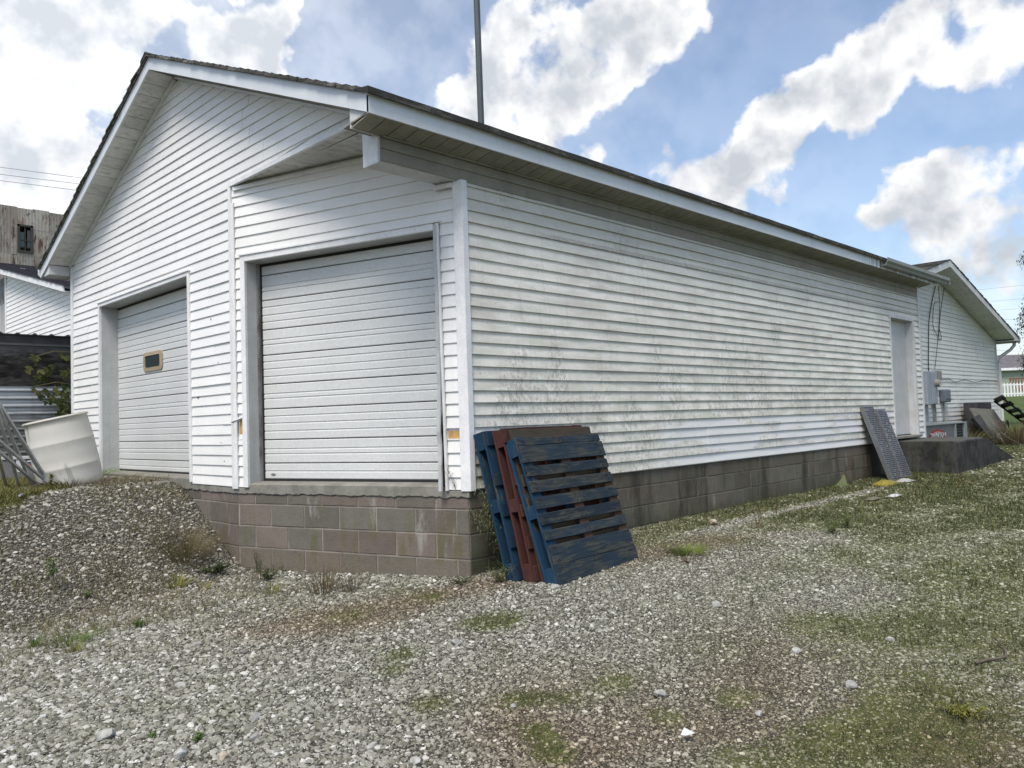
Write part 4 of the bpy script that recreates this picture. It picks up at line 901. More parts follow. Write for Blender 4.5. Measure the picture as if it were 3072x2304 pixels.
# ---- perforated metal plank leaning beside the side door
def m_perf():
    t = MT('perforated_aluminium', .45, .5, .35); o = t.obj(); c = t.mix(t.noise(o, 5, 6, .7), (.085, .09, .10), (.25, .255, .275)); c = t.mix(t.ramp(t.noise(o, 3, 5, .7), .5, .65, 0, .6), c, (.22, .20, .18))
    t.col(c); return t.m
M_PERF = m_perf(); M_HOLE = m_simple('plank_hole', (.02, .02, .022), .8)
def perf_plank(loc, tilt, yaw, W, H, roll=0, lab='', notch=0):
    P = thing('perforated_plank', lab, 'metal plank', loc, rot=(R(-tilt), R(roll), R(yaw)))
    mb = MB(); mb.box((0, 0, 0), (W, .012, H)); mb.box((0, .012, 0), (.012, .07, H)); mb.box((W-.012, .012, 0), (W, .07, H)); part('plate', mb.me('plate', M_PERF), P, local=True)
    mb = MB(); nx = int(W/.06); nz = int(H/.030)
    for i in range(nx):
        for k in range(nz):
            x = .035+i*.06+(.03 if k % 2 else 0); z = .03+k*.030
            if x > W-.02 or z > H-.03 or rnd.random() < .05: continue
            r = .0115; q_ = .024; mb.add([(x-q_, -.0012, z-r*.5), (x, -.0012, z-r), (x+q_, -.0012, z-r*.5), (x+q_, -.0012, z+r*.5), (x, -.0012, z+r), (x-q_, -.0012, z+r*.5)], [(0, 1, 2, 3, 4, 5)])
    part('perforations', mb.me('perforations', M_HOLE), P, local=True)['kind'] = 'stuff'
    return P
perf_plank((8.16, -.46, hgt(8.2, -.46)), 19.0, 0, .40, 1.20, 0, 'longer left perforated metal plank leaning by the entry door')
perf_plank((8.54, -.475, hgt(8.6, -.46)+.02), 18.5, 0, .38, 1.12, 0, 'shorter right perforated metal plank leaning by the entry door')


# ------------------------------------------------------------------ left background
SH = thing('metal_shed', 'low shed with black mouldy boards above dirty white ribbed metal', 'shed', (-3, 8.5, .7))
def m_mould():
    t = MT('mouldy_board', .9, .2); n = t.noise(t.vec(t.P, (1, 1, 3)), 5, 7, .75); c = t.mix(t.ramp(n, .4, .72), (.014, .013, .013), (.085, .083, .08)); z = t.sep(t.P)[2]
    c = t.mix(t.ramp(t.math('ADD', z, t.math('MULTIPLY', n, .3)), 2.58, 2.74), c, (.13, .13, .13)); t.col(c); return t.m
def m_shedwhite():
    t = MT('shed_metal_white', .5, .4); x, y, z = t.sep(t.P); n = t.noise(t.vec(t.P, (1, 1, 7)), 4, 7, .75); c = t.mix(n, (.42, .45, .50), (.34, .37, .39))
    dirt = t.ramp(t.math('ADD', z, t.math('MULTIPLY', t.math('SUBTRACT', n, .5), 1.1)), 1.72, 1.40); c = t.mix(t.math('MULTIPLY', dirt, .8), c, (.12, .11, .095))
    v = t.ramp(t.noise(t.vec(t.P, (6, 1, .3)), 2, 5, .7), .52, .7, 0, .6); t.col(t.mix(v, c, (.20, .18, .16))); return t.m
M_MOULD = m_mould(); M_SHW = m_shedwhite(); M_SHF = m_simple('shed_flashing', (.065, .065, .065), .6, amt=.2); M_SHF2 = m_simple('shed_flashing_pale', (.19, .19, .19), .6, amt=.1)
FSh = Frame((0, 8.5), (1, 0), (0, -1))
for i, (a, b) in enumerate(((2.00, 2.19), (2.192, 2.38), (2.382, 2.61))): mb = MB(); FSh.box(mb, -5, .6, a, b, -.02, .0+.002*i); mb.obj('mouldy_board', M_MOULD, SH)
mb = MB(); FSh.box(mb, -5, .6, 2.60, 2.64, .0, .03); mb.obj('flashing', M_SHF2, SH)
mb = MB(); FSh.box(mb, -5, .6, 2.64, 2.745, -.01, .05); mb.obj('fascia', M_SHF, SH)
z = .66
while z < 1.99:
    prof = [(0, 0), (.018, .012), (.018, .03), (.002, .042), (.002, .072), (.008, .076), (.002, .08), (.002, .112)]; mb = MB(); V = []; F = []
    for u in (-5, .6):
        for d, h in prof: V.append(FSh(u, min(z+h, 1.998), d-.01))
    for r in range(7): F.append((r, r+8, r+9, r+1))
    mb.add(V, F); mb.obj('metal_rib', M_SHW, SH); z += .114
mb = MB(); FSh.box(mb, -5, .6, .3, 2.6, -.15, -.03); mb.obj('wall', M_SHF, SH)
# ribbed metal roof, standing ribs show above the fascia
mb = MB(); mb.prism([(-5.1, 8.40, 2.745), (.7, 8.40, 2.745), (.7, 11.9, 2.60), (-5.1, 11.9, 2.60)], (0, 0, 0), (0, 0, .012)); rf = mb.obj('roof_sheet', M_SHF, SH)
x = -4.95
while x < .65: mb = MB(); mb.prism([(x-.035, 8.39, 2.756), (x-.012, 8.39, 2.778), (x+.012, 8.39, 2.778), (x+.035, 8.39, 2.756)], (0, 0, 0), (0, 3.5, -.145)); mb.obj('roof_rib', M_SHF, rf); x += .222

LB = thing('gabled_outbuilding', 'white sided building with dark shingles behind the low shed', 'building', (.6, 14, .7))
FL = Frame((.6, 0), (0, 1), (-1, 0)); LS_ = .2277
lz = lambda y: 4.184+LS_*(y-12.08)
mb = MB(); mb.prism([(.6, 11.6, .6), (.6, 16.78, .6), (.6, 16.78, lz(16.78)-.12), (.6, 11.6, lz(11.6)-.12)], (0, 0, 0), (.12, 0, 0)); lw = mb.obj('gable_wall', M_TRIM, LB)
siding(FL, lw, M_VINYL, 11.6, 16.72, 2.4, 5.15, LAP, uclip=lambda z: (max(11.6, 12.08+(z-4.07)/LS_), 16.72), seed=21)
mb = MB(); FL.box(mb, 16.70, 16.80, 2.3, lz(16.75)-.14, 0, .03); mb.obj('corner_post', M_TRIM, LB)
mb = MB(); mb.prism([(.32, 11.5, lz(11.5)-.11), (.32, 19.5, lz(19.5)-.11), (.32, 19.5, lz(19.5)), (.32, 11.5, lz(11.5))], (0, 0, 0), (.02, 0, 0)); mb.obj('rake_fascia', M_TRIM, LB)
mb = MB(); mb.prism([(.34, 11.5, lz(11.5)-.10), (.34, 19.5, lz(19.5)-.10), (.34, 19.5, lz(19.5)-.09), (.34, 11.5, lz(11.5)-.09)], (0, 0, 0), (.26, 0, 0)); mb.obj('rake_soffit', M_SOF, LB)
M_SH2 = m_simple('old_dark_shingle', (.045, .045, .055), .95, amt=.35, scale=9, bump=.006)
y = 11.45
while y < 19.4:
    mb = MB(); mb.prism([(.30, y-.01, lz(y)+.002), (.30, y-.01, lz(y)+.03), (.30, y+.15, lz(y+.15)+.018), (.30, y+.15, lz(y+.15)+.002)], (rnd.uniform(-.01, .01), 0, 0), (1.9, 0, 0)); mb.obj('shingle_course', M_SH2, LB); y += .145
mb = MB(); mb.prism([(2.21, 11.5, lz(11.5)), (2.21, 19.5, lz(19.5)), (2.21, 19.5, 1), (2.21, 11.5, 1)], (0, 0, 0), (.1, 0, 0)); mb.obj('back_wall', M_TRIMS, LB)
mb = MB(); mb.box((.9, 16.78, .6), (1.0, 21, 5.3)); mb.obj('lower_wall', m_simple('grey_stained_metal', (.20, .20, .20), .7, amt=.4, scale=6, streak=.6), LB)
y = 16.9
while y < 19: mb = MB(); mb.box((.86, y, .6), (.9, y+.06, 4.6)); mb.obj('metal_rib', M_TRIMS, LB); y += .14

# rusted elevator tower
def m_rust():
    t = MT('rusted_sheet', .8, .3); x, y, z = t.sep(t.P); n = t.noise(t.P, 1.1, 6, .7); c = t.mix(t.ramp(n, .35, .65), (.33, .325, .285), (.27, .235, .20))
    c = t.mix(t.ramp(t.noise(t.vec(t.P, (3.0, 3, .65)), 1.5, 6, .72), .55, .62, 0, .92), c, (.055, .035, .028)); c = t.mix(t.ramp(t.noise(t.vec(t.P, (2, 2, .5), (5, 0, 0)), 2.6, 6, .75), .54, .66, 0, .8), c, (.11, .055, .035))
    c = t.sat(c, 1, t.ramp(t.rand(), 0, 1, .78, 1.15)); t.col(c); return t.m
M_RUST = m_rust(); TW = thing('rusted_tower', 'tall rusted corrugated metal tower with one broken window far left', 'tower', (4, 34.5, 0))
FT = Frame((0, 34), (1, 0), (0, -1))
rowz = [0, 2.2, 4.4, 6.2, 7.95, 9.1, 10.25, 11.2]
for ri in range(len(rowz)-1):
    x = -1.2+(ri % 2)*.3
    while x < 6.7:
        x1 = min(x+.66, 6.76)
        if x < 4.955 < x1: x1 = 4.96
        if x < 5.535 < x1: x1 = 5.54
        a, b = rowz[ri]+rnd.uniform(-.03, 0), rowz[ri+1]+rnd.uniform(-.02, .03)-(0 if ri < len(rowz)-2 else max(0, (x-3)*.02))
        hole = (4.98, 5.52); segs = [(a, b)]
        if x > 4.95 and x1 < 5.55:
            segs = [(a, min(b, 9.22)), (max(a, 10.38), b)]
        for (p, q) in segs:
            if q-p < .05: continue
            n = 10; V = []; F = []; d0 = rnd.uniform(0, .02)
            for k in range(n+1):
                u = x+(x1-x)*k/n; d = d0+.007*(k % 2); V += [FT(u, p, d), FT(u, q, d)]
            for k in range(n): F.append((2*k, 2*k+2, 2*k+3, 2*k+1))
            mb = MB(); mb.add(V, F); mb.obj('metal_sheet', M_RUST, TW)
        x = x1
mb = MB(); FT.box(mb, -1.3, 4.96, 0, 11.1, -3, -.06); FT.box(mb, 5.54, 6.7, 0, 11.1, -3, -.06); FT.box(mb, 4.96, 5.54, 0, 9.2, -3, -.06); FT.box(mb, 4.96, 5.54, 10.4, 11.1, -3, -.06); mb.obj('tower_core', M_RUST, TW)
WF = MB(); FT.box(WF, 4.96, 5.05, 9.2, 10.42, -.05, .05); FT.box(WF, 5.46, 5.55, 9.2, 10.42, -.05, .05); FT.box(WF, 4.96, 5.55, 9.2, 9.28, -.05, .06); FT.box(WF, 4.96, 5.55, 10.34, 10.42, -.05, .05); M_WFR = m_simple('dark_window_frame', (.05, .05, .045), .8)
wf = WF.obj('window_frame', M_WFR, TW)
mb = MB(); FT.box(mb, 5.235, 5.27, 9.28, 10.34, -.03, .02); FT.box(mb, 5.05, 5.46, 9.74, 9.78, -.03, .02); FT.box(mb, 5.05, 5.46, 9.42, 9.45, -.03, .02); mb.obj('muntin', M_WFR, wf)
mb = MB(); FT.box(mb, 5.06, 5.22, 9.46, 10.10, -.02, -.01); FT.box(mb, 5.34, 5.45, 9.46, 10.2, -.02, -.01); mb.obj('window_pane', M_GLASS, wf)
# far window of the tower, daylight shows through the broken upper panes
mb = MB(); FT.box(mb, 6.70, 6.9, 10.55, 10.80, -.6, .1); mb.obj('spout', M_WFR, TW)
# utility wires
def wire(a, b, sag, r, label, grp):
    a = Vector(a); b = Vector(b); P = [a.lerp(b, i/14)+Vector((0, 0, -sag*4*(i/14)*(1-i/14))) for i in range(15)]; mb = MB(); mb.tube(P, r, 4); o = mb.obj('utility_wire', M_CABL); tag(o, label, 'wire', grp)
M_CABL = m_simple('wire_grey', (.20, .22, .26), .6)
wire((-8, 41, 14.3), (24, 8.6, 6.9), .25, .010, 'top utility wire crossing the sky left of the garage', 'overhead wires at the left'); wire((-8, 41.0, 13.85), (24, 8.6, 6.95), .25, .010, 'middle utility wire crossing the sky left of the garage', 'overhead wires at the left'); wire((-8, 41.0, 13.7), (24, 8.6, 6.55), .25, .010, 'lowest utility wire crossing the sky left of the garage', 'overhead wires at the left')
for k, (z1, z2, nm) in enumerate(((7.14, 7.27, 'highest'), (6.49, 6.585, 'second highest'), (6.03, 6.09, 'third'), (5.54, 5.557, 'fourth'), (4.02, 3.92, 'lowest'))):
    a = Vector((41.0, 5.8, z1)); b = Vector((42.2, 4.65, z2)); d = (b-a); wire(a-d*6, a+d*12, .05, .005, nm+' faint wire in the sky right of the wing roof', 'overhead wires at the right')
# ---- white plastic barrel, cut open, tilted
Bz = hgt(-1.55, 4.75)
BR = thing('plastic_barrel', 'tilted dirty white plastic barrel beside the left door', 'barrel', (-1.545, 4.66, .64), rot=(R(-3), R(-11.5), 0))
def m_barrel():
    t = MT('barrel_plastic', .5, .3); o = t.obj(); x, y, z = t.sep(o); n = t.noise(o, 4, 5, .7); c = t.mix(n, (.62, .61, .57), (.52, .51, .47)); c = t.mix(t.ramp(z, .82, .70, .45, 0), c, (.60, .56, .45))
    c = t.mix(t.ramp(t.math('ADD', z, t.math('MULTIPLY', n, .12)), .22, .08), c, (.22, .20, .17)); c = t.mix(t.ramp(t.noise(t.vec(o, (5, 5, 1.2), (2, 1, 0)), 1.6, 3), .60, .66, 0, .55), c, (.25, .25, .24)); t.col(c); t.b.inputs['Subsurface Weight'].default_value = .0; return t.m
prof = [(.305, 0), (.307, .03), (.310, .10), (.314, .2), (.317, .275), (.3205, .285), (.317, .295), (.3175, .38), (.317, .45), (.3155, .545), (.3185, .555), (.315, .565), (.311, .65), (.306, .74), (.303, .80), (.318, .806), (.318, .82), (.300, .824), (.290, .80), (.30, .1)]
n = 48; V = []; F = []
for r, z in prof:
    for k in range(n): a = 2*math.pi*k/n; V.append((r*math.cos(a), r*math.sin(a), z))
for i in range(len(prof)-1):
    for k in range(n): q = (k+1) % n; F.append((i*n+k, i*n+q, i*n+n+q, i*n+n+k))
F.append(tuple((len(prof)-1)*n+k for k in range(n)))
mb = MB(); mb.add(V, F); o = part('drum', mb.me('drum', m_barrel(), True), BR, local=True)
mb = MB(); mb.tube([(.3*math.cos(a), .3*math.sin(a), .823) for a in np.linspace(0, 2*math.pi, 40)], .007, 6, caps=False); part('rim', mb.me('rim', m_simple('rim_dirty', (.33, .33, .32), .5), True), BR, local=True)
# ---- aluminium frame of folded poles at the left edge
FR = thing('pole_bundle', 'collapsed frame of grey aluminium poles at the left edge', 'frame', (-2.1, 4.4, .7))
M_ALU = m_simple('aluminium_dull', (.42, .43, .43), .45, metal=.15, amt=.15)
def angle_bar(a, b, w=.030, name='pole'):
    a = Vector(a); b = Vector(b); d = (b-a).normalized(); s = d.cross(Vector((0, 0, 1))).normalized(); u = s.cross(d); mb = MB()
    for (p0, p1, q0, q1) in ((-w/2, w/2, -.003, .0), (-w/2, -w/2+.003, 0, w*.7), (w/2-.003, w/2, 0, w*.7)):
        V = []
        for e in (a, b):
            for x, y in ((p0, q0), (p1, q0), (p1, q1), (p0, q1)): V.append(e+s*x+u*y)
        mb.add(V, [(0, 1, 2, 3), (7, 6, 5, 4), (0, 4, 5, 1), (1, 5, 6, 2), (2, 6, 7, 3), (3, 7, 4, 0)])
    mb.obj(name, M_ALU, FR)
def ext(a, b, k=.9): a = Vector(a); b = Vector(b); return a+(a-b)*k, b
for a, b in (((-2.377, 4.012, 1.551), (-1.798, 4.617, .749)), ((-2.377, 4.014, 1.508), (-1.923, 4.746, .721)), ((-2.376, 4.02, 1.405), (-2.01, 4.836, .691)), ((-2.374, 4.031, 1.209), (-1.804, 4.623, .749)), ((-2.373, 4.036, 1.105), (-1.851, 4.674, .701)), ((-2.372, 4.041, 1.02), (-2.105, 4.934, .69)), ((-2.39, 4.05, 1.60), (-1.83, 4.60, .77))):
    angle_bar(*ext(a, b, .35), w=.028)
for a, b in (((-2.369, 4.059, .71), (-1.816, 4.635, .765)), ((-2.191, 3.877, .716), (-1.851, 4.674, .712))):
    mb = MB(); mb.tube(ext(a, b, .4), .011, 6); mb.obj('cross_bar', M_ALU, FR)
for t in (.1, .3, .5, .75, .95):
    a = Vector((-2.369, 4.059, .71)).lerp(Vector((-1.816, 4.635, .765)), t); b = Vector((-2.191, 3.877, .716)).lerp(Vector((-1.851, 4.674, .712)), t); mb = MB(); mb.tube([a, b], .007, 5); mb.obj('rung', M_TRIM, FR)
# ---- grey cabinet with stickers behind the frame
t = thing('grey_cabinet', 'low grey metal cabinet with paper stickers behind the aluminium frame', 'cabinet', (-1.9, 6.4, .65))
M_CAB2 = m_simple('cabinet_grey', (.105, .105, .11), .6, amt=.15); M_PAPER = m_simple('sticker_paper', (.42, .44, .46), .7)
FCb = Frame((-1.53, 6.06), (-.70, .71), (-.70, -.71))
mb = MB(); FCb.box(mb, 0, 1.3, .45, .985, -.5, 0); bevel(mb.obj('cabinet', M_CAB2, t), .006); mb = MB(); FCb.box(mb, -.01, 1.3, .985, 1.01, -.5, .015); mb.obj('lid', M_ALU, t)
mb = MB(); FCb.box(mb, .15, .26, .83, .98, .001, .004); mb.obj('sticker', M_PAPER, t); mb = MB(); FCb.box(mb, .02, .13, .94, .975, .001, .004); mb.obj('sticker', M_BLACK, t); mb = MB(); FCb.box(mb, .03, .125, .948, .966, .0045, .006); mb.obj('sticker', M_PAPER, t)
mb = MB(); mb.prism([FCb(.075+.045*math.cos(a), .905+.017*math.sin(a), .002) for a in np.linspace(0, 2*math.pi, 20)[:-1]], (0, 0, 0), FCb.N*.003); mb.obj('red_sticker', M_RED, t)
mb = MB(); FCb.box(mb, .27, .275, .5, .98, .0, .004); mb.obj('seam', M_BLACK, t)

# ------------------------------------------------------------------ junk against the far wing
M_JW = m_wood('grey_plywood', (.15, .155, .13), (.10, .11, .08), .5, 'z'); M_JD = m_wood('dark_old_board', (.045, .045, .05), (.03, .03, .03), .5, 'z'); M_JT = m_simple('tan_panel', (.115, .115, .095), .8, amt=.2); M_JB = m_simple('panel_brown', (.13, .10, .08), .8, amt=.2)
def slab(name, label, cat, pts, th, mat, parts=(), group=None):
    """leaning sheet: four corner points, thickness backwards"""
    P = [Vector(p) for p in pts]; nrm = (P[1]-P[0]).cross(P[3]-P[0]).normalized()
    mb = MB(); mb.prism(P, (0, 0, 0), nrm*th); o = mb.obj(name, mat); bevel(o, .006); tag(o, label, cat, group); return o
slab('weathered_board', 'grey green weathered board with a splintered foot leaning on the wing', 'board', [(15.9, .05, .35), (16.5, -.05, .35), (16.55, .35, 1.02), (15.95, .42, 1.0)], .06, M_JW)
mb = MB()
for k in range(9):
    x = 16.05+k*.07; mb.prism([(x, .0, .62-rnd.uniform(0, .2)), (x+.03, .0, .62), (x+.035, -.03, .62), (x+rnd.uniform(.0, .04), -.16, .28+rnd.uniform(0, .1))], (0, 0, 0), (0, .02, 0))
tag(mb.obj('splintered_planks', m_simple('splinter_pale', (.26, .26, .25), .85, amt=.3)), 'pale splintered plank ends at the foot of the weathered board', 'splinters')
slab('tan_panel', 'tan greenish panel leaning behind the weathered board', 'panel', [(16.7, .45, .62), (18.1, .30, .62), (18.2, .60, 1.13), (16.8, .75, 1.18)], .04, M_JT)
slab('brown_sheet', 'brown lower panel hanging over the tan panel', 'panel', [(17.1, .30, .42), (17.9, .25, .45), (17.95, .40, .86), (17.1, .46, .88)], .02, M_JB)
mb = MB(); mb.box((17.3, .7, .5), (18.6, 1.0, 1.33)); bevel(mb.obj('dark_crate', M_JD), .02); tag(bpy.data.objects['dark_crate'], 'dark crate almost hidden behind the tan panel', 'crate')
slab('dark_plank', 'dark plank leaning left of the weathered board', 'plank', [(15.75, .05, .35), (15.85, .0, .35), (15.85, .35, 1.02), (15.6, .42, .95)], .09, M_JD)
PW = thing('slatted_pallet', 'dark weathered slatted pallet leaning at the far end of the wing', 'pallet', (18.5, -.2, .45))
A0, A1, B0, B1 = Vector((18.7, -.55, .42)), Vector((17.25, .15, 1.42)), Vector((19.5, -.15, .42)), Vector((18.05, .50, 1.34))
for p, q in ((A0, A1), (B0, B1)): mb = MB(); mb.tube([p, q], .028, 4); mb.obj('stringer_board', M_JD, PW)
for k in range(7):
    t_ = .04+k*.15; p, q = A0.lerp(A1, t_), B0.lerp(B1, t_); dd = (A1-A0).normalized()*.165; nn = (A1-A0).cross(B0-A0).normalized()*(-.05)
    mb = MB(); mb.prism([p-(q-p)*.06, q+(q-p)*.06, q+(q-p)*.06+dd, p-(q-p)*.06+dd], nn, nn*.5); mb.obj('deck_board', M_JD if k % 2 else M_JW, PW)
mb = MB(); mb.tube([(17.5, .2, .5), (17.6, .2, .75), (17.75, .18, .86), (17.9, .2, .78), (17.95, .2, .6), (17.8, .2, .5)], .022, 6); tag(mb.obj('coiled_hose', M_CAB), 'dark coiled hose between the panels and the slatted pallet', 'hose')
mb = MB(); mb.tube([(13.6, -.72, .62), (14.3, -.8, .44), (15.1, -.95, .30)], .008, 5); tag(mb.obj('thin_stick', m_simple('stick_pale', (.16, .15, .12), .8)), 'thin pale stick running from the stoop end down to the grass', 'stick')

# ------------------------------------------------------------------ neighbours on the right
PK = thing('picket_fence', 'white picket fence across the lawn beyond the wing', 'fence', (53.5, 7.7, 1.72)); M_PK = m_simple('picket_white', (.72, .73, .74), .5)
a = Vector((51.8, 9.5, 0)); b = Vector((57.8, 3.2, 0)); L_ = (b-a).length; dv = (b-a).normalized(); nv = Vector((-dv.y, dv.x, 0)); k = 0; s = 0
while s < L_:
    p = a+dv*s; g = hgt(p.x, p.y); w = .045 if k % 8 else .07; h = .87 if k % 8 else .95; mb = MB(); mb.prism([p-dv*w+Vector((0, 0, g)), p+dv*w+Vector((0, 0, g)), p+dv*w+Vector((0, 0, g+h-.07)), p+Vector((0, 0, g+h)), p-dv*w+Vector((0, 0, g+h-.07))], (0, 0, 0), nv*.02)
    mb.obj('picket' if k % 8 else 'post', M_PK, PK); s += .20; k += 1
for z in (.14, .70):
    mb = MB(); g = hgt(54, 7); mb.prism([a+Vector((0, 0, g+z)), b+Vector((0, 0, g+z)), b+Vector((0, 0, g+z+.07)), a+Vector((0, 0, g+z+.07))], nv*.02, nv*.05); mb.obj('rail', M_PK, PK)
NH = thing('neighbour_house', 'low pale green house with grey shingle roof beyond the picket fence', 'house', (82, 14, 2)); M_NH = m_simple('neighbour_wall', (.30, .34, .28), .7); M_NR = m_simple('neighbour_roof', (.12, .11, .12), .9, amt=.25, scale=3)
a = Vector((80, 16.5, 0)); b = Vector((92, 4.4, 0)); dv = (b-a).normalized(); nv = Vector((dv.y, -dv.x, 0)); nv = nv if nv.x > 0 else -nv
mb = MB(); mb.prism([a+Vector((0, 0, 1.5)), b+Vector((0, 0, 1.5)), b+Vector((0, 0, 4.5)), a+Vector((0, 0, 4.5))], (0, 0, 0), nv*8); mb.obj('wall', M_NH, NH)
mb = MB(); mb.prism([a-nv*.5+Vector((0, 0, 4.62)), b-nv*.5+Vector((0, 0, 4.62)), b+nv*4+Vector((0, 0, 6.1)), a+nv*4+Vector((0, 0, 6.1))], (0, 0, 0), (0, 0, .06)); mb.prism([a+nv*4+Vector((0, 0, 6.1)), b+nv*4+Vector((0, 0, 6.1)), b+nv*9+Vector((0, 0, 4.62)), a+nv*9+Vector((0, 0, 4.62))], (0, 0, 0), (0, 0, .06)); mb.obj('roof', M_NR, NH)
mb = MB(); mb.prism([a-nv*.52+Vector((0, 0, 4.42)), b-nv*.52+Vector((0, 0, 4.42)), b-nv*.52+Vector((0, 0, 4.66)), a-nv*.52+Vector((0, 0, 4.66))], (0, 0, 0), nv*.03); mb.obj('fascia', M_PK, NH)
BF = thing('brown_deck_rail', 'reddish brown slatted deck rail behind the white picket fence', 'fence', (68, 10, 2)); M_BF = m_simple('deck_brown', (.17, .085, .055), .8)
a = Vector((67.1, 11.0, 0)); b = Vector((73, 4.8, 0)); dv = (b-a).normalized(); nv = Vector((-dv.y, dv.x, 0)); s = 0; top_, bot_ = 3.18, 2.2
while s < 6: p = a+dv*s; mb = MB(); mb.prism([p+Vector((0, 0, bot_)), p+dv*.10+Vector((0, 0, bot_)), p+dv*.10+Vector((0, 0, top_)), p+Vector((0, 0, top_))], (0, 0, 0), nv*.03); mb.obj('slat', M_BF, BF); s += .22
mb = MB(); mb.prism([a+Vector((0, 0, top_)), b+Vector((0, 0, top_)), b+Vector((0, 0, top_+.1)), a+Vector((0, 0, top_+.1))], (0, 0, 0), nv*.08); mb.obj('top_rail', M_BF, BF)

# ------------------------------------------------------------------ plants
def m_leaf(name, c1, c2, rough=.6):
    t = MT(name, rough, .3); r = t.N.new('ShaderNodeNewGeometry').outputs['Random Per Island']; c = t.mix(r, c1, c2); t.col(c)
    t.b.inputs['Subsurface Weight'].default_value = 0
    tr = t.N.new('ShaderNodeBsdfTranslucent'); t.put(c, tr.inputs['Color']); mx = t.N.new('ShaderNodeMixShader'); mx.inputs[0].default_value = .25
    out = [n for n in t.N if n.type == 'OUTPUT_MATERIAL'][0]; t.L.new(t.b.outputs[0], mx.inputs[1]); t.L.new(tr.outputs[0], mx.inputs[2]); t.L.new(mx.outputs[0], out.inputs['Surface']); return t.m
M_LG = m_leaf('leaf_green', (.07, .13, .025), (.13, .20, .05)); M_LD = m_leaf('leaf_dark', (.025, .045, .015), (.06, .085, .03)); M_LY = m_leaf('leaf_yellow', (.25, .22, .04), (.14, .17, .03)); M_DRY = m_leaf('dry_stalk', (.17, .13, .07), (.10, .085, .05), .9); M_OL = m_leaf('leaf_olive', (.075, .085, .025), (.12, .115, .045)); M_STEM = m_simple('stem', (.10, .09, .04), .8); M_RS = m_simple('red_stem', (.10, .045, .03), .8)
def leafquad(mb, p, d, L, w, up=Vector((0, 0, 1)), fold=.25):
    d = d.normalized(); s = d.cross(up)
    if s.length < .05: s = Vector((1, 0, 0))
    s.normalize(); n = s.cross(d); a = p; m_ = p+d*L*.5+n*L*.05; e = p+d*L-n*L*.15
    mb.add([a, m_+s*w*.5+n*w*fold, e, m_-s*w*.5+n*w*fold, m_], [(0, 1, 4), (1, 2, 4), (2, 3, 4), (3, 0, 4)])
def rv(h=1, v=1): return Vector((rnd.gauss(0, h), rnd.gauss(0, h), rnd.gauss(0, v)))
def weed(name, label, loc, H, spread, stems, nleaf, L, W, ml, ms, cat='weed', group=None, lean=(0, 0), curve=.3, leafstart=.2, droop=.0, r=.0025):
    x, y = loc[:2]; g = loc[2] if len(loc) > 2 else hgt(x, y)-.005; T = thing(name, label, cat, (x, y, g), group); ms_ = MB(); lf = MB()
    for s in range(stems):
        a = rnd.uniform(0, 2*math.pi); sp = rnd.uniform(.2, 1)*spread; h = H*rnd.uniform(.6, 1.0); b = Vector((x, y, g))+Vector((math.cos(a), math.sin(a), 0))*sp*.12
        P = []; n = 7
        for i in range(n+1):
            t = i/n; P.append(b+Vector((math.cos(a)*sp*t**1.4+lean[0]*t, math.sin(a)*sp*t**1.4+lean[1]*t, h*(t-droop*t*t)))+rv(.004, .002))
        ms_.tube(P, r, 4, r*.3)
        for k in range(nleaf):
            t = leafstart+(1-leafstart)*rnd.random(); i = min(n-1, int(t*n)); p = P[i].lerp(P[i+1], t*n-i); d = rv(1, .5)+Vector((0, 0, .4)); leafquad(lf, p, d, L*rnd.uniform(.6, 1.3), W*rnd.uniform(.7, 1.2))
    ms_.obj('stem', ms, T)
    if nleaf: lf.obj('leaves', ml, T)
    return T
def tuft(name, label, loc, H, spread, n, mat, w=.003, cat='grass tuft', group=None):
    x, y = loc[:2]; g = hgt(x, y)-.005; mb = MB()
    for k in range(n):
        a = rnd.uniform(0, 2*math.pi); rr = spread*math.sqrt(rnd.random()); b = Vector((x+rr*.5*math.cos(a), y+rr*.5*math.sin(a), hgt(x+rr*.5*math.cos(a), y+rr*.5*math.sin(a))-.004)); h = H*rnd.uniform(.35, 1); c = Vector((math.cos(a), math.sin(a), 0))*rr*rnd.uniform(.4, 1.3)+rv(.01, 0)
        s = Vector((-math.sin(a+.6), math.cos(a+.6), 0))*w; m1 = b+c*.35+Vector((0, 0, h*.6)); e = b+c+Vector((0, 0, h))
        mb.add([b-s, b+s, m1+s*.8, m1-s*.8, e], [(0, 1, 2, 3), (3, 2, 4)])
    o = mb.obj(name, mat); tag(o, label, cat, group); return o
weed('horseweed', 'tall single leafy weed stem on the left gravel slope', (-2.34, 2.45), .44, .03, 1, 60, .07, .014, M_LG, M_STEM, leafstart=.55, r=.005)
weed('bare_weed', 'bare brownish branching weed on the gravel slope', (-1.87, 2.54), .26, .12, 5, 14, .02, .006, M_DRY, M_DRY)
tuft('dry_grass_clump', 'big olive brown grass clump below the gravel mound', (-1.16, 2.70), .26, .34, 520, m_leaf('clump_blade', (.12, .105, .045), (.17, .14, .08)), .0018)
weed('low_green_weed', 'spreading dark green weed at the foot of the big grass clump', (-1.04, 2.38), .10, .20, 16, 26, .03, .012, M_LD, M_STEM)
weed('small_weed', 'small green seedling on the left gravel', (-2.13, 2.34), .06, .03, 4, 10, .03, .012, M_LG, M_STEM)
weed('small_weed', 'small bright green rosette in the white gravel', (-2.13, 1.25), .06, .05, 5, 12, .035, .015, M_LG, M_STEM)
tuft('yellow_grass', 'yellowish straggling grass near the low green weed', (-1.44, 2.28), .12, .16, 90, M_LY)
tuft('yellow_grass', 'yellow blades right of the straggling grass', (-1.30, 2.02), .08, .09, 40, M_LY)
weed('low_green_weed', 'dark green weed near the left end of the block wall', (-.83, 1.76), .12, .14, 12, 24, .028, .010, M_LD, M_STEM)
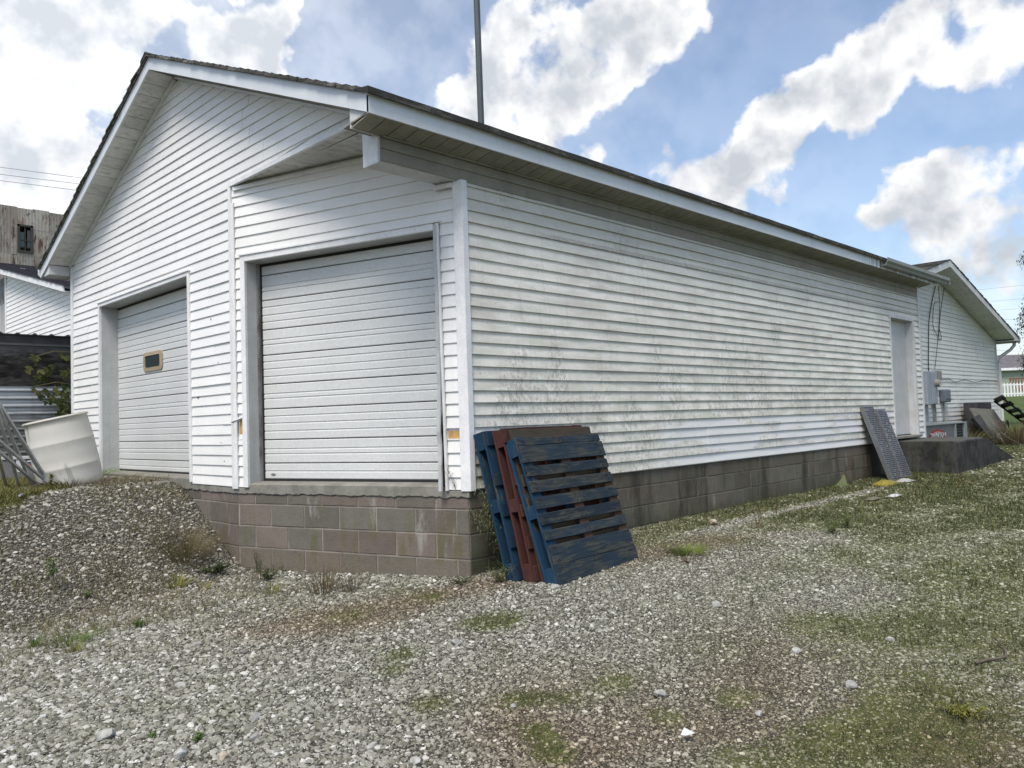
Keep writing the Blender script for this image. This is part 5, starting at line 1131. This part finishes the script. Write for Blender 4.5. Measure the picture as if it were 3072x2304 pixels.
weed('wall_weed', 'slim weed with yellowing leaves standing against the block wall', (-.72, 2.18), .22, .03, 3, 30, .02, .008, M_OL, M_STEM)
tuft('dry_tall_grass', 'tall dry straw coloured grass before the middle of the block wall', (-.82, .86), .30, .22, 110, M_DRY, .0018)
tuft('dry_tall_grass', 'dry grass right of the tallest straw clump', (-.68, .68), .20, .14, 60, M_DRY, .0018)
tuft('thin_yellow_grass', 'thin yellow blades left of the straw clump', (-1.05, 1.30), .12, .12, 50, M_LY, .002)
tuft('green_grass_patch', 'bright green grass patch at the left of the gravel', (-2.58, 1.28), .11, .22, 160, M_LG, .002); tuft('green_grass_patch', 'small green tuft left of the bright grass patch', (-2.75, 1.46), .09, .08, 50, M_LG, .002)
tuft('green_grass_patch', 'green tuft beside the yellow leaf on the left gravel', (-2.62, 1.04), .08, .09, 60, M_LY, .0025)
weed('small_weed', 'weed clump among the stones at the lower centre', (-2.71, -1.06), .04, .05, 7, 12, .022, .008, M_LG, M_STEM); weed('small_weed', 'flatter weed left of the lower centre clump', (-2.84, -.86), .035, .05, 6, 10, .02, .008, M_LG, M_STEM)
weed('wiry_brush', 'wiry leafless brush against the gable foundation', (-.88, 2.72, .14), .34, .22, 14, 3, .012, .004, M_DRY, M_DRY, lean=(.05, 0), r=.0016)
weed('wiry_brush', 'reddish wiry weed higher on the mound near the foundation', (-1.05, 3.30), .26, .20, 14, 8, .01, .004, M_DRY, M_DRY, r=.0014)
# climbing weed at the corner, weeds among the pallets
def vine():
    T = thing('climbing_weed', 'bushy seed headed weed climbing the dark block wall by the corner', 'weed', (.26, -.08, .0)); st = MB(); lf = MB(); ol = MB()
    for s in range(26):
        b = Vector((.30+rnd.uniform(-.03, .04), -.07, .02)); e = Vector((.04+rnd.uniform(-.10, .16), -.11+rnd.uniform(-.06, .04), .64+rnd.uniform(-.18, .10))); P = []
        for i in range(9):
            t = i/8; P.append(b.lerp(e, t)+Vector((.07*math.sin(t*3.1), -.05*math.sin(t*3.1)+.01*math.sin(t*9+s), 0)))
        st.tube(P, .003, 4, .001)
        for k in range(120):
            t = rnd.uniform(.25, 1)**.8; i = min(7, int(t*8)); p = P[i].lerp(P[i+1], t*8-i)+rv(.036, .035); (lf if rnd.random() < .7 else ol)and leafquad(lf if rnd.random() < .75 else ol, p, rv(.5, .5)+Vector((0, 0, -.7)), rnd.uniform(.02, .042), .010)
    st.obj('stem', M_STEM, T); lf.obj('leaves', m_leaf('leaf_greygreen', (.09, .105, .05), (.17, .19, .10)), T); ol.obj('seed_heads', M_OL, T)
vine()
weed('low_green_weed', 'dark leafy weed in the gap between wall and pallets', (.22, -.22), .16, .18, 16, 20, .028, .010, M_LD, M_STEM)
weed('low_green_weed', 'pale green weed in front of the climbing weed', (-.02, -.36), .15, .12, 14, 22, .03, .007, m_leaf('leaf_pale', (.10, .14, .05), (.16, .20, .08)), M_STEM)
weed('low_green_weed', 'low cushion weed in the gravel before the corner', (-.18, -.08), .07, .12, 18, 16, .016, .006, M_LD, M_STEM)
weed('flowering_sprig', 'sprig of tiny dried flowers against the bottom of the corner siding', (-.035, .10, .70), .22, .09, 7, 26, .012, .007, m_leaf('dry_flowers', (.28, .27, .23), (.10, .10, .08)), M_STEM, r=.0012, lean=(-.05, .02))
tuft('grass_in_front', 'short pale blades at the foot of the front blue pallet', (.55, -.92), .10, .35, 40, M_DRY, .0015)
tuft('bright_tuft', 'bright yellow green tuft in the gravel right of the pallets', (1.55, -1.04), .09, .22, 420, m_leaf('tuft_bright', (.13, .18, .03), (.20, .23, .06)), .002)
weed('red_stalk', 'reddish dead stalk pair beside the pale gravel strip', (2.90, -1.0), .28, .07, 6, 6, .015, .005, M_RS, M_RS); weed('red_stalk', 'short dark dead stalk left of the reddish pair', (1.62, -1.50), .13, .03, 4, 3, .01, .004, M_STEM, M_STEM)
weed('red_stalk', 'red weed patch just right of the front pallet', (1.28, -1.22), .08, .10, 10, 8, .012, .005, M_RS, M_RS)
weed('bushy_weed', 'pale bushy weed in the mossy gravel', (3.05, -1.66), .17, .12, 14, 26, .02, .006, M_LG, M_STEM); weed('bushy_weed', 'second pale bushy weed, right of the first', (3.42, -1.66), .15, .10, 12, 24, .02, .006, M_LG, M_STEM)
for k, (x, y, h, s) in enumerate(((3.9, -.7, .22, 'thin dead stalk left of the stoop plank'), (4.6, -1.5, .25, 'thin dead stalk in the green strip'), (6.2, -1.4, .30, 'tall thin stalk before the stoop'), (7.6, -1.5, .34, 'tallest thin stalk before the stoop'), (8.2, -1.35, .30, 'thin stalk left of the stoop corner'))): weed('thin_stalk', s, (x, y), h, .04, 3, 4, .014, .004, M_DRY, M_RS, group='dead stalks before the stoop')
weed('yellow_bush', 'low yellow green bush in the grass at the lower right', (-.38, -3.68), .06, .10, 26, 26, .014, .007, M_LY, M_STEM)
weed('wall_fern', 'dark bent weed rising against the block wall before the plank', (7.35, -.08), .55, .05, 3, 5, .03, .006, M_LD, M_RS, lean=(.12, 0))
tuft('wing_weeds', 'tall dry weeds in front of the junk by the wing', (15.9, -.4), .55, .9, 400, M_DRY, .006); tuft('wing_weeds', 'green weeds growing behind the end of the stoop', (14.6, .3), .5, .6, 350, M_OL, .006); tuft('wing_weeds', 'dark weeds at the foot of the slatted pallet', (17.4, -.6), .4, .9, 350, M_OL, .006)
# leafy vine on the shed
T = thing('broad_leaved_vine', 'broad leaved vine hanging over the black boards of the shed', 'vine', (-.62, 8.3, 1.6)); lf = MB(); st = MB()
def lobed(mb, c, d, L):
    d = d.normalized(); s = d.cross(Vector((.3, -1, .2))).normalized(); n = s.cross(d); V = [c]
    for a, r in ((-75, .45), (-55, .8), (-35, .5), (-18, .85), (0, 1.05), (18, .85), (35, .5), (55, .8), (75, .45)): V.append(c+d*L*r*math.cos(R(a))+s*L*r*math.sin(R(a))-n*L*.12*r*r)
    mb.add(V, [(0, i, i+1) for i in range(1, 9)])
for (x, z, m_) in ((-1.02, 2.38, 3), (-.98, 2.26, 4), (-.80, 2.24, 5), (-.9, 2.12, 5), (-.55, 2.40, 3), (-.48, 2.5, 3), (-.5, 2.3, 4), (-.62, 2.15, 4), (-.92, 1.95, 7), (-.82, 1.88, 6), (-.72, 1.84, 8), (-.62, 1.78, 9), (-.55, 1.70, 9), (-.6, 1.62, 8), (-.5, 1.9, 8), (-.48, 1.55, 6), (-.55, 2.0, 5)):
    for k in range(m_): lobed(lf, Vector((x, 8.36, z))+Vector((rnd.gauss(0, .05), rnd.uniform(-.12, .04), rnd.gauss(0, .05))), Vector((rnd.gauss(-.3, .5), -.4, rnd.gauss(-.8, .3))), rnd.uniform(.06, .11))
for a, b in (((-.4, 8.3, 2.5), (-1.05, 8.35, 2.4)), ((-.4, 8.3, 2.0), (-1.0, 8.35, 1.98)), ((-.4, 8.3, 1.6), (-.8, 8.35, 1.8)), ((-.42, 8.3, 1.0), (-.45, 8.3, 2.5))): st.tube([a, Vector(a).lerp(Vector(b), .5)+Vector((0, -.03, .06)), b], .008, 5)
lf.obj('leaves', m_leaf('vine_leaf', (.04, .065, .02), (.14, .14, .05)), T); st.obj('stem', M_STEM, T)
weed('yellow_stalk', 'yellowing leafy stalk in front of the barrel', (-1.9, 4.18), .17, .03, 3, 60, .022, .014, M_LY, M_STEM)
tuft('sill_weeds', 'green weeds along the sill of the left door', (-1.0, 6.0), .14, .5, 260, M_LG, .004); tuft('barrel_grass', 'dry grass around the foot of the barrel', (-1.65, 4.45), .12, .55, 500, M_DRY, .003); tuft('sill_weeds', 'reddish dry grass fringe before the left door', (-1.05, 4.6), .08, .7, 500, M_DRY, .003)

# tree with drooping twigs reaching in from the right
TT = thing('drooping_tree', 'tree with drooping leafy branches at the right edge of the sky', 'tree', (24.5, -2.6, .7)); tr = MB(); lf = MB()
tr.tube([(24.5, -2.6, .6), (24.6, -2.5, 2.5), (24.3, -2.3, 4.5), (24.0, -2.2, 6.5)], .22, 10, .10)
tips = [((21.45, .10, 5.42), (21.15, .38, 5.28)), ((21.4, .2, 4.4), (21.22, .36, 3.85)), ((21.4, .22, 4.0), (21.13, .5, 3.55)), ((21.4, .15, 3.6), (21.08, .52, 3.30)), ((21.35, .2, 3.3), (21.25, .35, 2.75)), ((21.3, .25, 2.95), (21.10, .5, 2.45)), ((21.45, .2, 3.9), (21.3, .33, 3.2)), ((21.4, .2, 2.8), (21.12, .5, 2.30)), ((21.5, .0, 5.6), (21.3, .2, 5.3)), ((21.3, .2, 2.5), (21.3, .3, 2.1))]
for k in range(26): a = rnd.uniform(0, 6.28); r_ = rnd.uniform(.8, 2.6); tips.append(((24.3+r_*math.cos(a)+.6, -2.4+min(.9, r_*math.sin(a))-1.0, rnd.uniform(3, 8)), (24.3+r_*1.2*math.cos(a)+.6, -3.2+min(.9, r_*1.2*math.sin(a)), rnd.uniform(2.6, 7))))
for a, b in tips:
    a = Vector(a); b = Vector(b); o = Vector((24.1, -2.3, min(7, a.z+.8))); P = [o, o.lerp(a, .5)+Vector((0, 0, .3)), a, a.lerp(b, .5)+Vector((0, 0, .03)), b]; tr.tube(P, .03, 5, .006)
    for k in range(230):
        t = rnd.random(); p = a.lerp(b, t)+rv(.07, .10)+Vector((0, 0, -.1*rnd.random())); leafquad(lf, p, rv(.6, .5)+Vector((0, 0, -.5)), rnd.uniform(.05, .09), .03)
tr.obj('trunk', m_simple('bark', (.06, .05, .04), .9), TT); lf.obj('crown', m_leaf('tree_leaf', (.03, .045, .015), (.10, .12, .045)), TT)

# ------------------------------------------------------------------ litter
t = thing('yellow_bag', 'crumpled yellow bag on the gravel at the foot of the plank', 'bag', (7.6, -.5, .15)); mb = MB(); rn = random.Random(2); V = []; F = []
for i in range(9):
    for j in range(7):
        u, v = i/8, j/6; e = math.sin(u*3.14)*math.sin(v*3.14); V.append((7.30+u*.60, -.68+v*.26+rn.uniform(-.02, .02), hgt(7.5, -.5)+.008+.045*e+rn.uniform(0, .035)*e))
for i in range(8):
    for j in range(6): F.append((i*7+j, i*7+j+1, i*7+j+8, i*7+j+7))
mb.add(V, F); mb.obj('bag', m_simple('bag_yellow', (.24, .20, .03), .45, amt=.2), t, smooth=True)
mb = MB(); V = [(v[0]*.62+7.95-7.25*.62, v[1]*.8-.18, (v[2]-.15)*.7+.155) for v in V]; mb.add(V, F); tag(mb.obj('white_plastic_wrap', m_simple('plastic_pale', (.36, .36, .34), .4, amt=.2), smooth=True), 'crumpled pale plastic beside the yellow bag', 'plastic wrap')
mb = MB(); g = hgt(6.6, -.2); mb.add([(6.72, -.15, g), (7.0, -.24, g), (7.08, -.17, g+.16), (7.05, -.15, g+.165), (6.92, -.1, g+.05)], [(0, 1, 2, 4), (4, 2, 3), (0, 4, 3)]); tag(mb.obj('lime_plastic_scrap', m_simple('scrap_lime', (.11, .13, .05), .5)), 'pointed lime green plastic scrap against the block wall', 'plastic scrap')
mb = MB(); V = [(v[0]*.9-1.2+rnd.uniform(-.02, .02), v[1]*.5-.85, (v[2]-.15)*.6+.145) for v in V]; mb.add(V, F); tag(mb.obj('white_rag', m_simple('rag_white', (.42, .43, .43), .8, amt=.2), smooth=True), 'torn white rag lying in the green strip', 'rag')
mb = MB(); V = [(v[0]-.55, v[1]+.06, v[2]+.01) for v in V]; mb.add(V, F); tag(mb.obj('grey_rag', m_simple('rag_grey', (.13, .125, .09), .9, amt=.3), smooth=True), 'dull grey rag left of the white rag', 'rag')
g = lambda x, y: hgt(x, y)+.012
M_TWIG = m_simple('twig', (.10, .08, .06), .9)
mb = MB(); P = [(0.25, -3.57), (0.33, -3.6), (0.39, -3.64), (0.44, -3.66), (0.53, -3.64), (0.61, -3.61), (0.73, -3.54)]; mb.tube([(x, y, g(x, y)+.008) for x, y in P], .009, 6, .004); tag(mb.obj('curved_twig', M_TWIG, smooth=True), 'curved brown twig lying on the grass at the right', 'twig')
mb = MB()
for k in range(7): a = k*.9; mb.tube([(1.0, -3.75, g(1, -3.75)), (1.0+.05*math.cos(a), -3.75+.05*math.sin(a), g(1, -3.75)+.02), (1.0+.10*math.cos(a+.4), -3.75+.1*math.sin(a+.4), g(1, -3.75)+.005)], .004, 4)
tag(mb.obj('twig_knot', M_TWIG), 'knot of dry twigs at the right edge of the grass', 'twigs')
mb = MB(); a_ = (-1.30, -2.82); mb.add([(a_[0], a_[1], g(*a_)+.02), (a_[0]+.03, a_[1]-.03, g(*a_)+.03), (a_[0]+.02, a_[1]+.02, g(*a_)+.045), (a_[0]-.01, a_[1]+.02, g(*a_)+.02)], [(0, 1, 2), (0, 2, 3)]); tag(mb.obj('white_paper_scrap', m_simple('paper_white', (.5, .52, .53), .6)), 'tiny white paper scrap at the bottom of the gravel', 'paper')
# a few larger stones one can pick out
M_ROCK = m_simple('rock_white', (.31, .31, .29), .85, amt=.25, scale=20, bump=.004); M_ROCK2 = m_simple('rock_grey', (.17, .16, .15), .9, amt=.25, scale=20, bump=.004); M_ROCK3 = m_simple('rock_tan', (.36, .32, .25), .85, amt=.2, scale=20)
def rock(x, y, s, mat, label, flat=.55, group='larger stones lying in the gravel'):
    bm = bmesh.new(); bmesh.ops.create_icosphere(bm, subdivisions=3, radius=1); rn = random.Random(int(x*991+y*77)); pl = [(Vector((rn.gauss(0, 1), rn.gauss(0, 1), rn.gauss(0, .6))).normalized(), rn.uniform(.60, .9)) for _ in range(12)]
    for v in bm.verts:
        for n_, d in pl:
            k = v.co.dot(n_)
            if k > d: v.co -= n_*(k-d)
        v.co = Vector((v.co.x*s*rn.uniform(.98, 1.02), v.co.y*s*.75, v.co.z*s*flat))
    me = bpy.data.meshes.new('stone'); bm.to_mesh(me); bm.free(); me.materials.append(mat); o = bpy.data.objects.new('stone', me); COL.objects.link(o); o.location = (x, y, hgt(x, y)+s*flat*.45); o.rotation_euler = (rn.uniform(-.2, .2), rn.uniform(-.2, .2), rn.uniform(0, 6)); tag(o, label, 'stone', group)
rock(-2.46, -0.27, 0.036, M_ROCK, 'pale broken stone at the lower left')
rock(-1.07, -1.03, 0.040, M_ROCK, 'white stone in the middle of the gravel')
rock(-0.95, -2.45, 0.040, M_ROCK, 'whitest upright stone right of the lower middle')
rock(-1.52, -1.97, 0.028, M_ROCK, 'small white stone beside the moss patches')
rock(-0.35, -3.17, 0.040, M_ROCK, 'lone white stone in the mossy gravel at right')
rock(-0.86, -2.94, 0.026, M_ROCK, 'white stone near the lower right moss')
rock(-2.19, -2.04, 0.040, M_ROCK, 'pale stone at the very bottom of the gravel')
rock(-2.23, -1.77, 0.036, M_ROCK, 'grey white stone at the bottom centre left')
rock(-2.71, -1.33, 0.040, M_ROCK3, 'smooth tan pebble at the bottom')
rock(-1.96, -0.04, 0.040, M_ROCK2, 'flat dark grey stone on the white gravel')
rock(-2.99, -0.67, 0.056, M_ROCK, 'long flat pale stone at lower left')
rock(-2.83, -1.15, 0.048, M_ROCK, 'flat white stone left of the tan pebble')
rock(-2.42, -1.06, 0.040, M_ROCK, 'angular white stone above the tan pebble')
rock(-2.07, 0.41, 0.036, M_ROCK, 'white stone high on the left gravel')
rock(-0.52, 2.30, 0.040, M_ROCK2, 'dark stone at the foot of the block wall')
rock(0.39, -1.99, 0.044, M_ROCK, 'white stone behind the track right of the pallets')
rock(-0.10, -2.77, 0.036, M_ROCK, 'flat white stone in the mossy middle right')
rock(2.86, -0.53, 0.068, M_ROCK3, 'tan stone beside the pale gravel strip at the wall')
rock(0.05, -0.85, 0.048, M_ROCK, 'white stone at the corner of the front pallet')
rock(0.39, -3.10, 0.032, M_ROCK, 'small pale stone at right before the grass')
rock(-2.53, -1.26, 0.036, M_ROCK, 'squarish pale stone right of the flat white one')
rock(-0.67, 0.70, 0.040, M_ROCK2, 'rounded brownish stone before the straw grass')


# ------------------------------------------------------------------ gravel and grass cover
def m_gravel():
    t = MT('crushed_stone', .9, .2); r = t.rand(); moss = t.attr('moss', True); br = t.attr('brown', True); dk = t.attr('dark', True)
    c = t.cramp(r, [(0, (.095, .095, .072)), (.15, (.155, .153, .122)), (.40, (.235, .232, .195)), (.62, (.315, .312, .27)), (.78, (.215, .205, .165)), (.90, (.42, .418, .38)), (1, (.55, .55, .52))])
    c = t.mix(t.math('MULTIPLY', br, .9, True), c, t.mix(1, c, (.90, .76, .65), 'MULTIPLY')); c = t.mix(t.math('MULTIPLY', dk, .75, True), c, t.mix(1, c, (.85, .80, .80), 'MULTIPLY')); c = t.mix(t.math('MULTIPLY', moss, 1.15, True), c, t.mix(1, c, (.70, .73, .56), 'MULTIPLY'))
    n = t.noise(t.P, 160, 3, .7); c = t.sat(c, 1, t.ramp(n, .3, .7, .78, 1.15)); t.col(c); t.bump(n, .002, .7); return t.m
def make_gravel():
    # triangulated patch of the ground, density per vertex
    x0, x1, y0, y1 = -5.4, 17.5, -7.2, 6.4; ix = np.where((xs > x0) & (xs < x1))[0]; iy = np.where((ys > y0) & (ys < y1))[0]
    X, Y, Z = GX[np.ix_(iy, ix)], GY[np.ix_(iy, ix)], GZ[np.ix_(iy, ix)]; ny, nx = X.shape
    mo, br, dk = zones(X, Y); d = np.hypot(X+4.34, Y+4.81)
    fine = np.clip((X*.8-Y*.55+.1)/1.6, 0, 1)*np.clip((1.6-Y)/1.0, 0, 1)
    dens = np.interp(d, [0, 3, 4.5, 6.5, 9, 13, 18, 21], [6200, 6200, 5200, 3300, 1400, 500, 160, 0])*(1+.7*fine)
    dens = dens*(1-.46*np.clip((mo+ (fbm(X, Y, 9, 4)-.5)*1.6-.25)/.7, 0, 1))
    dens = dens*(1-.97*np.clip((Y-np.interp(X, [-6, -2.6, -2.15, -1.79, -1.19, -.8], [3.0, 3.3, 3.6, 4.05, 5.4, 6.3])+(fbm(X, Y, 3, 3)-.5)*.5)/.16, 0, 1)*(X < -.78))
    bad = ((X > -.74) & (Y > .02)) & ~((X < .0) & (Y < CB*(-X/CA)-.02)); dens[bad] = 0
    dens[(X < -.6) & (X > -.78) & (Y > 2.5)] = 0
    tr_ = (X*.70+Y*.71) # behind the camera plane nothing is needed beyond a margin
    dens[(X+4.34)*.71+(Y+4.81)*.70 < .4] = 0
    i = np.arange(ny*nx).reshape(ny, nx); F = np.stack([i[:-1, :-1], i[:-1, 1:], i[1:, 1:], i[1:, :-1]], -1).reshape(-1, 4); keep = dens.ravel()[F].max(1) > 0; F = F[keep]
    me = bpy.data.meshes.new('gravel'); me.from_pydata(np.stack([X.ravel(), Y.ravel(), Z.ravel()], 1).tolist(), [], F.tolist()); me.update()
    coarse = np.clip((-X-1.6)/1.2, 0, 1)*np.clip(2.2-Y, 0, 1); size = np.interp(d, [3, 6, 10, 18], [.64, .78, 1.2, 2.0])*(1+.28*coarse-.22*np.clip(br, 0, 1)-.27*fine)
    for nm, a in (('dens', dens), ('moss', np.clip(mo, 0, 1)), ('brown', br), ('dark', dk), ('size', size)):
        at = me.attributes.new(nm, 'FLOAT', 'POINT'); at.data.foreach_set('value', a.ravel().astype(np.float32))
    o = bpy.data.objects.new('gravel', me); COL.objects.link(o); o['kind'] = 'stuff'; o['label'] = 'crushed limestone gravel covering the yard'
    mat = m_gravel(); me.materials.append(mat)
    nt = bpy.data.node_groups.new('scatter_gravel', 'GeometryNodeTree'); nt.interface.new_socket('Geometry', in_out='INPUT', socket_type='NodeSocketGeometry'); nt.interface.new_socket('Geometry', in_out='OUTPUT', socket_type='NodeSocketGeometry')
    N = nt.nodes; L = nt.links; gi = N.new('NodeGroupInput'); go = N.new('NodeGroupOutput'); dp = N.new('GeometryNodeDistributePointsOnFaces'); L.new(gi.outputs[0], dp.inputs['Mesh'])
    na = lambda n: (lambda q: (q.inputs['Name'].__setattr__('default_value', n), q.outputs['Attribute'])[1])(N.new('GeometryNodeInputNamedAttribute'))
    L.new(na('dens'), dp.inputs['Density'])
    def rand(a, b, seed): n = N.new('FunctionNodeRandomValue'); n.data_type = 'FLOAT'; n.inputs['Min'].default_value = a; n.inputs['Max'].default_value = b; n.inputs['Seed'].default_value = seed; return n.outputs[1]
    def mth(op, a, b):
        n = N.new('ShaderNodeMath'); n.operation = op
        for k, v in enumerate((a, b)):
            if isinstance(v, (int, float)): n.inputs[k].default_value = v
            else: L.new(v, n.inputs[k])
        return n.outputs[0]
    jo = N.new('GeometryNodeGeometryToInstance')
    for k in range(6):
        ic = N.new('GeometryNodeMeshIcoSphere'); ic.inputs['Radius'].default_value = 1; ic.inputs['Subdivisions'].default_value = 1 if k % 2 else 2
        sp = N.new('GeometryNodeSetPosition'); nz = N.new('ShaderNodeTexNoise'); nz.inputs['Scale'].default_value = .75; nz.inputs['Detail'].default_value = 2
        po = N.new('GeometryNodeInputPosition'); ad = N.new('ShaderNodeVectorMath'); ad.operation = 'ADD'; ad.inputs[1].default_value = (k*7.3, k*3.1, k*1.7); L.new(po.outputs[0], ad.inputs[0]); L.new(ad.outputs[0], nz.inputs['Vector'])
        sb = N.new('ShaderNodeVectorMath'); sb.operation = 'SUBTRACT'; sb.inputs[1].default_value = (.5, .5, .5); L.new(nz.outputs['Color'], sb.inputs[0]); sc = N.new('ShaderNodeVectorMath'); sc.operation = 'SCALE'; sc.inputs['Scale'].default_value = 2.0; L.new(sb.outputs[0], sc.inputs[0])
        L.new(ic.outputs['Mesh'], sp.inputs['Geometry']); L.new(sc.outputs[0], sp.inputs['Offset'])
        tf = N.new('GeometryNodeTransform'); tf.inputs['Scale'].default_value = ((1, .75, .55), (.9, .8, .5), (1.1, .65, .6), (1, .9, .7), (.8, .7, .6), (1.2, .7, .4))[k]; L.new(sp.outputs[0], tf.inputs['Geometry'])
        sm = N.new('GeometryNodeSetMaterial'); sm.inputs['Material'].default_value = mat; L.new(tf.outputs[0], sm.inputs['Geometry']); L.new(sm.outputs[0], jo.inputs[0])
    ip = N.new('GeometryNodeInstanceOnPoints'); L.new(dp.outputs['Points'], ip.inputs['Points']); L.new(jo.outputs[0], ip.inputs['Instance']); ip.inputs['Pick Instance'].default_value = True
    ri = N.new('FunctionNodeRandomValue'); ri.data_type = 'INT'; ri.inputs['Min'].default_value = 0; 
    for s_ in ri.inputs:
        if s_.type == 'INT' and s_.name == 'Max': s_.default_value = 5
        if s_.type == 'INT' and s_.name == 'Min': s_.default_value = 0
    L.new([q for q in ri.outputs if q.type == 'INT'][0], ip.inputs['Instance Index'])
    rr = N.new('FunctionNodeRandomValue'); rr.data_type = 'FLOAT_VECTOR'; rr.inputs['Min'].default_value = (-.5, -.5, 0); rr.inputs['Max'].default_value = (.5, .5, 6.28); L.new([q for q in rr.outputs if q.type == 'VECTOR'][0], ip.inputs['Rotation'])
    p = mth('POWER', rand(0, 1, 3), 5.0); s = mth('ADD', mth('MULTIPLY', p, .020), mth('MULTIPLY', rand(.6, 1.0, 5), .0105)); s = mth('MULTIPLY', s, na('size')); L.new(s, ip.inputs['Scale'])
    L.new(ip.outputs[0], go.inputs[0]); md = o.modifiers.new('scatter', 'NODES'); md.node_group = nt
make_gravel()
def make_cover():
    """moss tips and short grass blades, joined"""
    rs = np.random.RandomState(5)
    def field(name, label, n, box_, prob, hmin, hmax, w, mat, lay=.5):
        X = rs.uniform(box_[0], box_[1], n); Y = rs.uniform(box_[2], box_[3], n); k = rs.rand(n) < prob(X, Y); X, Y = X[k], Y[k]
        bad = ((X > -.74) & (Y > .02)) & ~((X < .0) & (Y < CB*(-X/CA)-.02)); st_ = (X > 9.6) & (X < 13.4) & (Y > -.93); X, Y = X[~bad & ~st_], Y[~bad & ~st_]; m_ = len(X)
        Z = height(X, Y)+np.clip(1-(np.hypot(X-1, Y)-9)/6, 0, 1)*((fbm(X, Y, 1.1, 3)-.5)*.035+(fbm(X+5, Y, 7, 3)-.5)*.014)
        a = rs.uniform(0, 6.283, m_); h = rs.uniform(hmin, hmax, m_); l = h*rs.uniform(.1, lay, m_)*2; d = np.hypot(X+4.34, Y+4.81); ww = w*np.interp(d, [3, 8, 15], [1, 1.7, 3]); sx, sy = -np.sin(a)*ww, np.cos(a)*ww
        V = np.stack([np.stack([X-sx, Y-sy, Z-.003], 1), np.stack([X+sx, Y+sy, Z-.003], 1), np.stack([X+np.cos(a)*l, Y+np.sin(a)*l, Z+h], 1)], 1).reshape(-1, 3); F = np.arange(m_*3).reshape(-1, 3)
        me = bpy.data.meshes.new(name); me.vertices.add(len(V)); me.vertices.foreach_set('co', V.ravel()); me.loops.add(F.size); me.loops.foreach_set('vertex_index', F.ravel()); me.polygons.add(len(F)); me.polygons.foreach_set('loop_start', np.arange(0, F.size, 3)); me.polygons.foreach_set('loop_total', np.full(len(F), 3)); me.update(); me.validate(); me.materials.append(mat)
        o = bpy.data.objects.new(name, me); COL.objects.link(o); o['kind'] = 'stuff'; o['label'] = label
    patch = lambda X, Y: fbm(X, Y, 6, 4)
    field('moss_and_short_grass', 'moss and short green grass growing through the gravel', 900000, (-4, 17, -7, 1.5), lambda X, Y: np.clip((zones(X, Y)[0]+(patch(X, Y)-.5)*2.2-.62)*1.3, 0, .8), .007, .034, .0022, m_leaf('moss_tip', (.045, .052, .018), (.105, .118, .045)))
    dryz = lambda X, Y: np.clip(blob(X, Y, [(-.62, -3.98, .32, 1.8), (-.95, -3.75, .16, .8), (.1, -4.2, .4, .8), (-.45, -3.2, .15, .3), (-1.1, -2.35, .2, .3), (.6, -3.75, .3, .3)])*(.3+1.4*patch(X, Y)), 0, 1)
    field('dry_thatch', 'dry straw thatch in the grass at the lower right corner', 90000, (-2, 1.5, -4.8, -1.8), dryz, .004, .020, .0014, m_leaf('straw', (.24, .19, .12), (.13, .10, .065), .9), 2.2)
    yl = lambda X: np.interp(X, [-6, -2.6, -2.15, -1.79, -1.19, -.8], [3.0, 3.3, 3.6, 4.05, 5.4, 6.3])
    field('mound_grass', 'olive grass covering the top of the gravel mound at the left', 150000, (-6, -.78, 2.8, 8.3), lambda X, Y: np.clip((Y-yl(X)+(patch(X, Y)-.5)*.6)/.25, 0, 1)*np.clip(.35+patch(X, Y), 0, 1), .02, .07, .0030, m_leaf('mound_blade', (.12, .13, .035), (.20, .18, .07)), .9)
    field('tall_seedlings', 'scattered taller green blades in the mossy gravel at the right', 16000, (-1.5, 9.5, -4.8, -.1), lambda X, Y: np.clip((zones(X, Y)[0]+(patch(X*.7, Y*.7)-.5)*2.5-.75)*1.5, 0, .8), .025, .085, .0022, m_leaf('tall_blade', (.07, .10, .025), (.16, .16, .06)), .7)
    field('sparse_dry_blades', 'scattered thin dry blades and seedlings sprouting from the gravel', 22000, (-3.6, -.4, -.2, 4.2), lambda X, Y: np.clip((patch(X*.6, Y*.6)-.42)*4, 0, .8)*np.clip((Y-.3)/1.2, .06, 1), .02, .11, .0018, m_leaf('sparse_blade', (.14, .13, .05), (.17, .14, .08)), .7)
    lawn = lambda X, Y: np.clip((X-14)/4, 0, 1)*.8+.05
    field('lawn_grass', 'bright mown lawn beyond the wing', 60000, (13.5, 34, -6, 6), lawn, .02, .06, .006, m_leaf('lawn_blade', (.07, .10, .03), (.105, .14, .045)))
make_cover()
